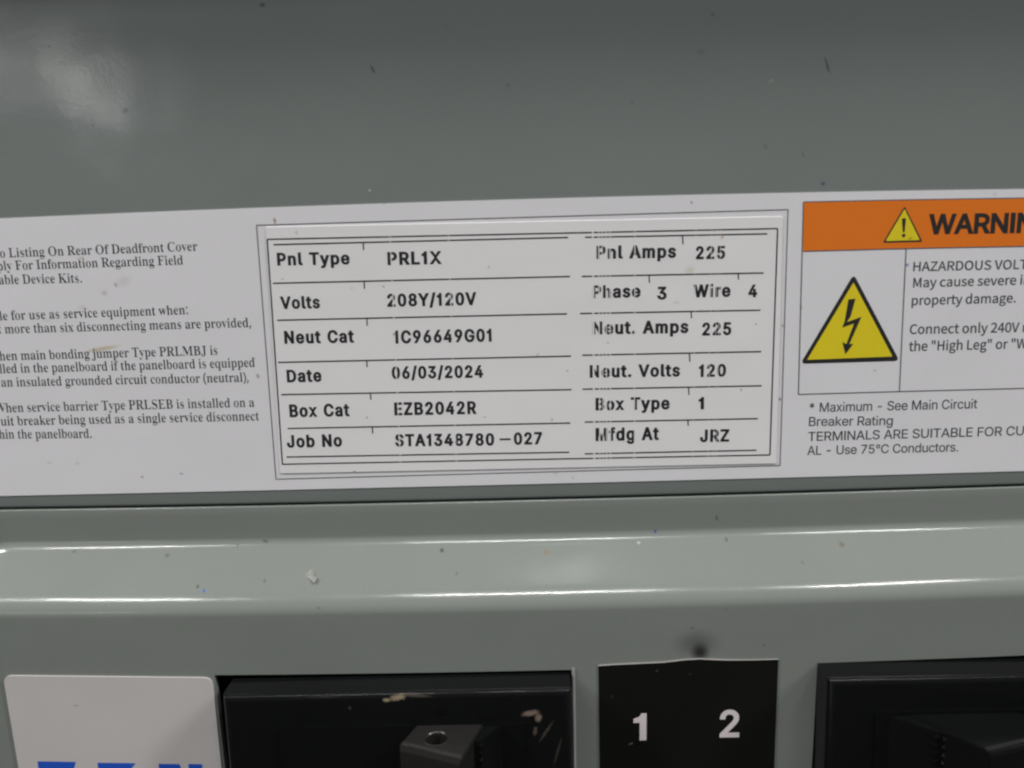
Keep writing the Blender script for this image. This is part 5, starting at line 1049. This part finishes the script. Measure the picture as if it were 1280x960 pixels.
for s, fit, a, b, fnt, cap in (
        ("HAZARDOUS VOLTAGE.", "HAZARDOUS VOL", (1141.3, 339), (1274, 336.2), 'noto', 11.4),
        ("May cause severe injury or", "May cause severe", (1141.3, 359.2), (1270, 355.8), 'noto', 11.6),
        ("property damage.", None, (1139.5, 381.4), (1269.6, 378), 'noto', 11.6),
        ("Connect only 240V rated", "Connect only 240V", (1137, 417.5), (1273.8, 415), 'noto', 11.8),
        ("the \"High Leg\" or \"W", "the \"High Leg\" or", (1136, 438.8), (1259.5, 435.8), 'noto', 11.8),
        ("* Maximum - See Main Circuit", None, (1011.6, 515.2), (1221.3, 510.3), 'inter', 11.4),
        ("Breaker Rating", None, (1011, 532.5), (1115.8, 531.3), 'inter', 11.2),
        ("TERMINALS ARE SUITABLE FOR CU", "TERMINALS ARE SUITABLE FOR", (1010, 551.3), (1252.5, 544.6), 'inter', 11.2),
        ("AL - Use 75°C Conductors.", None, (1009, 568.7), (1197.5, 564.2), 'inter', 11.0)):
    lettering('caution_line', s, fnt, a, b, cap, L1I, mat_sans, lab, fit=fit, weight=0.018 if fnt == 'noto' else 0.010, track=0.0 if fnt == 'noto' else -0.035)

# ------------------------------------------------------------------ rating sticker
plate = Thing('rating_sticker', P(650, 585, L1), 'white rating sticker with bold black ruled rows inside the thin frame of the label', 'sticker')
so = rounded([P(332.4, 283.6, L2), P(978.6, 270.4, L2), P(970.4, 579.6, L2), P(350.4, 592.2, L2)][::-1], 0.0004, 3)
bm = bmesh.new()
slab(bm, so, L2 - L1 - 0.00001)
bmesh.ops.bevel(bm, geom=[e for e in bm.edges if all(abs(v.co.y + L2) < 1e-7 for v in e.verts)], offset=0.00006, segments=1, affect='EDGES')
from_bm('sticker_sheet', bm, mat_plate, plate)
LW = 1.75
rules = []
for a, b in (((334, 299.2), (972, 285.7)), ((972, 285.7), (962.4, 568.7)), ((962.4, 568.7), (353, 580.3)), ((353, 580.3), (334, 299.2))):
    rules.append((a, b, 1.7))
for a, b in (((341.9, 305.8), (710, 296.8)), ((341.3, 354.1), (712.5, 345.6)), ((346.7, 400.3), (708.5, 392.3)), ((347.5, 453), (714, 445.1)),
             ((351.7, 493.3), (714.3, 487)), ((359.7, 535.6), (712.8, 528.8)), ((358.1, 571.3), (711.6, 565.3)),
             ((731.3, 296.6), (958.9, 292.3)), ((727.3, 345.5), (954.4, 341.2)), ((725.2, 391.9), (950.4, 387.7)), ((727.8, 444), (951.5, 439.5)),
             ((728.1, 486.5), (952, 482.2)), ((731, 527.6), (947.2, 523.3)), ((731, 567.3), (945.6, 562.8))):
    rules.append((a, b, LW))
for x, y0, y1 in ((454.2, 302.6, 312.4), (455.3, 351.2, 361), (458.7, 397.6, 407.2), (458.5, 450.6, 458.8), (463.3, 491.4, 499.7), (465.6, 533.8, 541.8),
                  (853.4, 294.5, 305.3), (811.5, 344, 353.4), (922.8, 342, 349.4), (864.1, 389.5, 397.8), (862, 441.4, 452), (860.9, 483.8, 493.7), (860, 525.4, 532)):
    rules.append(((x - .2, y0), (x + .3, y1), 1.5))
poly_lines('ruling', rules, L2I, mat_thermal, plate)
W = (0.080, 0.050)
for nm, s, a, b, cap in (
        ('field_name', "Pnl Type", (346.7, 331.3), (437.5, 329.7), 15.7), ('field_value', "PRL1X", (484.6, 330.7), (552.5, 329.3), 16.1),
        ('field_name', "Volts", (350.6, 385.7), (400.3, 384.7), 15.5), ('field_value', "208Y/120V", (484.2, 382.8), (595.8, 380.6), 15.9),
        ('field_name', "Neut Cat", (355.7, 429), (442.8, 427.6), 15.8), ('field_value', "1C96649G01", (492.2, 428.8), (614.6, 426.3), 16.0),
        ('field_name', "Date", (358.9, 477.4), (402.4, 476.3), 15.6), ('field_value', "06/03/2024", (490, 473.1), (604, 471.3), 15.4),
        ('field_name', "Box Cat", (362.2, 520.9), (437.2, 519.6), 15.8), ('field_value', "EZB2042R", (493.1, 518.5), (596, 516.8), 15.9),
        ('field_name', "Job No", (359, 559), (427.8, 557.5), 15.5), ('field_value', "STA1348780", (494, 557.4), (617.8, 556.2), 15.2),
        ('field_value', "027", (642.5, 555.4), (677.8, 554.5), 15.2),
        ('field_name', "Pnl Amps", (745.6, 323), (845.2, 321.4), 16.2), ('field_value', "225", (869.4, 323.4), (906.3, 322.8), 16),
        ('field_name', "Phase", (740.4, 372), (800.9, 370.9), 15.7), ('field_value', "3", (821.4, 373.9), (833.3, 373.6), 15.9),
        ('field_name', "Wire", (866.7, 371.2), (913.2, 370.2), 15.9), ('field_value', "4", (935.3, 371), (946.3, 370.8), 15.7),
        ('field_name', "Neut. Amps", (740.4, 417.4), (860.6, 415.5), 15.9), ('field_value', "225", (877.6, 418.8), (914, 418.1), 15.9),
        ('field_name', "Neut. Volts", (737.2, 471.4), (850, 469.9), 15.5), ('field_value', "120", (873.5, 470.6), (907.4, 469.9), 15.5),
        ('field_name', "Box Type", (744.5, 512.4), (837.2, 510.9), 15.5), ('field_value', "1", (873.1, 511), (880, 510.8), 15),
        ('field_name', "Mfdg At", (744.5, 550.6), (823.7, 549.2), 16.1), ('field_value', "JRZ", (875, 552), (911.4, 551.3), 15.4)):
    lettering(nm, s, 'inter', a, b, cap - 1.2, L2I, mat_thermal, plate, weight=W, track=0.16)
poly_lines('field_dash', [((624.6, 549.2), (638.2, 549.0), 2.3)], L2I, mat_thermal, plate)

# ------------------------------------------------------------------ white card with blue letters
card = Thing('brand_card', P(140, 952, Q), 'white card with rounded corners and blue capital letters beside the left breaker', 'sticker')
C1 = Q + 0.0003
corner = [P(3.6, 844.6, C1), P(265.3, 847.4, C1), P(296, 1150, C1), P(55, 1150, C1)]
bm = bmesh.new()
slab(bm, rounded(corner, 0.0017)[::-1], 0.00028)
from_bm('card_sheet', bm, mat_card, card)
CI = C1 + 2e-5
for pts in (
        [(46.8, 951.6), (94.6, 952.4), (90.5, 969), (63, 969), (64.5, 977), (88, 977), (86, 991), (66.5, 991), (68, 1001), (96, 1001), (93, 1018), (57.5, 1018)],
        [(121.8, 953.4), (169.6, 954), (160, 966), (147, 970), (151, 1018), (135, 1018), (131, 970), (124, 969)],
        [(198, 954.8), (224, 955), (237.5, 985), (235.4, 955), (252.6, 955.2), (257.5, 1018), (241, 1018), (220, 977), (222, 1018), (205, 1018)]):
    flat_poly('brand_letter', pts, CI, mat_blue, card)

# ------------------------------------------------------------------ black number label
N1 = Q + 0.00016
num = Thing('number_label', P(860, 955, Q), 'black sticker with white numerals 1 and 2 between the two breakers', 'sticker')
tp = [(748, 832.6), (770, 831.2), (800, 829.8), (830, 828.4), (855, 825.4), (874, 824.2), (895, 825.2), (912, 825.6), (940, 825.3), (973, 824.4)]
bt = [(962.5, 1090), (751.5, 1095)]
bm = bmesh.new()
slab(bm, [P(x, y, N1) for x, y in tp + bt][::-1], 0.00014)
from_bm('vinyl_sheet', bm, mat_black_vinyl, num)
bm = bmesh.new()
prev = None
for (x, y) in tp:
    a = P(x, y, N1)
    h = 0.00016 if x < 925 else 0.00006
    ring = [bm.verts.new(a + Vector((0, -2e-5, 0))), bm.verts.new(a + Vector((0, -2e-5, h))), bm.verts.new(a + Vector((0, 0.00012, h)))]
    if prev:
        bm.faces.new((prev[0], ring[0], ring[1], prev[1]))
        bm.faces.new((prev[1], ring[1], ring[2], prev[2]))
    prev = ring
bmesh.ops.recalc_face_normals(bm, faces=bm.faces[:])
from_bm('paper_edge', bm, mat_paper_edge, num)
lettering('numeral', "1", 'inter', (791.8, 924.4), (808, 924.2), 31.4, N1 + 2e-5, mat_white_num, num, weight=0.04)
lettering('numeral', "2", 'inter', (899.4, 920.7), (924, 920.3), 31.8, N1 + 2e-5, mat_white_num, num, weight=0.04)

# ------------------------------------------------------------------ circuit breakers


def breaker(label, px_left, px_right, py_left, py_right, hpts, hole, mirror, mat_toggle):
    zt = (P(px_left, py_left, BRK).z + P(px_right, py_right, BRK).z) / 2
    xa, xb = P(px_left, py_left, BRK).x, P(px_right, py_right, BRK).x
    t = Thing('circuit_breaker', ((xa + xb) / 2, 0.03, zt - 0.045), label, 'breaker', 'circuit breakers in the cover openings')
    # case: front block with rounded front edges, a shallow raised field and its body behind
    bm = bmesh.new()
    zb_ = zt - 0.047
    o = [Vector((xa, -BRK, zt)), Vector((xb, -BRK, zt)), Vector((xb, -BRK, zb_)), Vector((xa, -BRK, zb_))]
    slab(bm, o[::-1], BRK + 0.035)
    bmesh.ops.bevel(bm, geom=[e for e in bm.edges if all(v.co.y < -BRK + 1e-6 for v in e.verts)], offset=0.0013, segments=5,
                    affect='EDGES', profile=0.5)
    for f in bm.faces:
        f.smooth = True
    cs = from_bm('case', bm, mat_case, t)
    cs.data.set_sharp_from_angle(angle=rad(40))
    # shallow raised field round the toggle
    bm = bmesh.new()
    m = 0.0018
    fx0, fx1 = (xa + 0.010, xb - 0.0085) if not mirror else (xa + 0.0085, xb - 0.010)
    o = [Vector((fx0, -BRK - 0.00035, zt - 0.0062)), Vector((fx1, -BRK - 0.00035, zt - 0.0062)),
         Vector((fx1, -BRK - 0.00035, zb_ + 0.006)), Vector((fx0, -BRK - 0.00035, zb_ + 0.006))]
    slab(bm, rounded(o, 0.0006, 3)[::-1], 0.0006)
    bmesh.ops.bevel(bm, geom=[e for e in bm.edges if all(v.co.y < -BRK - 0.0003 for v in e.verts)], offset=0.0002, segments=2, affect='EDGES')
    from_bm('raised_field', bm, mat_case, t)
    # toggle: prism standing on the face, leaning outwards; top face has a drilled hole
    f0 = BRK + 0.0003
    zt_h = P(*hpts[0], f0).z
    A = P(*hpts[0], f0)
    B = PZ(*hpts[1], zt_h)
    B.y = -f0
    C = PZ(*hpts[2], zt_h)
    D = PZ(*hpts[3], zt_h)
    quad = [A, B, C, D]             # back left, back right, front right, front left
    hgt = 0.015
    bm = bmesh.new()
    n = 20
    hc = PZ(*hole, zt_h) if hole else None
    hole_r = 0.00205
    top_v = [bm.verts.new(p) for p in quad]
    bot_v = [bm.verts.new(p - Vector((0, 0, hgt))) for p in quad]
    for i in range(4):
        j = (i + 1) % 4
        bm.faces.new((top_v[i], top_v[j], bot_v[j], bot_v[i]))
    bm.faces.new(bot_v[::-1])
    bm.faces.new(top_v)
    bmesh.ops.recalc_face_normals(bm, faces=bm.faces[:])
    fe = [e for e in bm.edges if (e.verts[0] in top_v[2:] and e.verts[1] in top_v[2:])]
    bmesh.ops.bevel(bm, geom=fe, offset=0.00115, segments=2, affect='EDGES', profile=0.6)
    bmesh.ops.bevel(bm, geom=[e for e in bm.edges if e.calc_length() > 0.0028 and e.calc_face_angle(0) > 0.7], offset=0.00022, segments=2, affect='EDGES')
    bmesh.ops.recalc_face_normals(bm, faces=bm.faces[:])
    hd = from_bm('handle', bm, mat_toggle, t)
    if hole:
        # cutter made in code, applied as a boolean and removed again
        cb = bmesh.new()
        bmesh.ops.create_cone(cb, cap_ends=True, segments=28, radius1=hole_r, radius2=hole_r, depth=0.012,
                              matrix=Matrix.Translation(hc - t.loc))
        cme = bpy.data.meshes.new('cutter')
        cb.to_mesh(cme)
        cb.free()
        co = bpy.data.objects.new('cutter', cme)
        col.objects.link(co)
        co.location = t.loc
        md = hd.modifiers.new('hole', 'BOOLEAN')
        md.object = co
        md.operation = 'DIFFERENCE'
        md.solver = 'EXACT'
        bpy.context.view_layer.update()
        dg = bpy.context.evaluated_depsgraph_get()
        me = bpy.data.meshes.new_from_object(hd.evaluated_get(dg))
        hd.modifiers.clear()
        hd.data = me
        bpy.data.objects.remove(co)
        # worn rim
        bm = bmesh.new()
        ns = 28
        rings = []
        for i in range(ns):
            a = 2 * math.pi * i / ns
            u = Vector((math.cos(a), math.sin(a), 0))
            rings.append([bm.verts.new(hc + u * (hole_r - 2e-5) + Vector((0, 0, -0.0006))), bm.verts.new(hc + u * (hole_r - 2e-5) + Vector((0, 0, 6e-5))),
                          bm.verts.new(hc + u * (hole_r + 0.00022) + Vector((0, 0, 6e-5))), bm.verts.new(hc + u * (hole_r + 0.0003) + Vector((0, 0, -2e-5)))])
        for i in range(ns):
            a_, b_ = rings[i], rings[(i + 1) % ns]
            for k in range(3):
                bm.faces.new((a_[k], b_[k], b_[k + 1], a_[k + 1]))
        bmesh.ops.recalc_face_normals(bm, faces=bm.faces[:])
        from_bm('hole_rim', bm, mat_handle, t, parent=hd, smooth=True)
    # flared, ribbed flank of the toggle
    bm = bmesh.new()
    side = -1 if mirror else 1
    E0 = A if mirror else B          # edge on the face
    F0 = D if mirror else C          # outer edge
    base = E0 + Vector((side * 0.0034, 0, 0))
    sec = [E0 + Vector((0, 0.0001, 0)), base + Vector((0, 0.0001, 0)), E0.lerp(F0, 0.45) + Vector((side * 0.0011, 0, 0)), E0.lerp(F0, 0.45)]
    lo_ = [p - Vector((0, 0, 0.0004)) for p in sec]
    slab(bm, lo_, 0, back_shift=Vector((0, 0, -0.0145)))
    fl = from_bm('handle_flank', bm, mat_case, t, parent=hd)
    bm = bmesh.new()
    for k in range(9):
        zz = 0.0006 + k * 0.00155
        p0 = E0 + Vector((side * 0.00045, -0.0001, -zz))
        p1 = E0.lerp(F0, 0.5) + Vector((side * 0.0015, 0, -zz - 0.0004))
        dv = (p1 - p0)
        nr = Vector((side, -0.5, 0)).normalized() * 0.00035
        q = [p0 + nr, p1 + nr, p1 + nr + Vector((0, 0, -0.0005)), p0 + nr + Vector((0, 0, -0.0005))]
        b2 = [p - nr * 2.4 for p in q]
        f = [bm.verts.new(p) for p in q]
        g = [bm.verts.new(p) for p in b2]
        bm.faces.new(f)
        bm.faces.new(g[::-1])
        for i in range(4):
            bm.faces.new((f[i], g[i], g[(i + 1) % 4], f[(i + 1) % 4]))
    bmesh.ops.recalc_face_normals(bm, faces=bm.faces[:])
    from_bm('handle_rib', bm, mat_case, t, parent=hd)
    return t


breaker('black breaker with a drilled toggle and beige scuffs, left of the black number label', 276.5, 714, 869, 864,
        [(521, 906.3), (604, 907.5), (576, 949.5), (498.6, 931)], (545.5, 923), False, mat_handle)
breaker('black breaker cut off by the right edge of the picture, beside the black number label', 1036, 1475, 853, 838,
        [(1135, 892.5), (1268, 889), (1350, 912), (1238, 939)], None, True, mat_case)  # right toggle's weaker reflection put into its colour by the darker case plastic

# ------------------------------------------------------------------ loose flake on the ridge
dq = raise_at(P(388, 720, Q * .6).x, P(388, 720, Q * .6).z)
fl = Thing('paint_flake', P(388, 722, Q * 0.66), 'small pale curled flake stuck to the sloping face of the ridge', 'debris')
bm = bmesh.new()


def on_ramp(px, py, lift):
    r_ = ray(px, py)
    lo_, hi_ = -0.002, 0.012
    for _ in range(40):
        mid = (lo_ + hi_) / 2
        p = P(px, py, mid)
        if mid < raise_at(p.x, p.z):
            lo_ = mid
        else:
            hi_ = mid
    return P(px, py, lo_ + lift)


loop = [(377, 717.5), (384, 715.5), (389, 711.5), (393.5, 713), (393, 719), (397, 723), (393, 729), (386, 722.5), (381, 719.5)]
lifts = [1e-5, 2e-4, 5e-4, 3e-4, 4e-4, 6e-4, 7e-4, 3e-4, 1e-4]
ctr = bm.verts.new(on_ramp(389, 719, 5.5e-4))
fv = [bm.verts.new(on_ramp(x, y, l)) for (x, y), l in zip(loop, lifts)]
for i in range(len(fv)):
    bm.faces.new((ctr, fv[i], fv[(i + 1) % len(fv)]))
ret = bmesh.ops.extrude_face_region(bm, geom=bm.faces[:])
bmesh.ops.translate(bm, vec=(0, 0.00012, -0.00005), verts=[g for g in ret['geom'] if isinstance(g, bmesh.types.BMVert)])
bmesh.ops.recalc_face_normals(bm, faces=bm.faces[:])
from_bm('flake_skin', bm, mat_flake, fl)
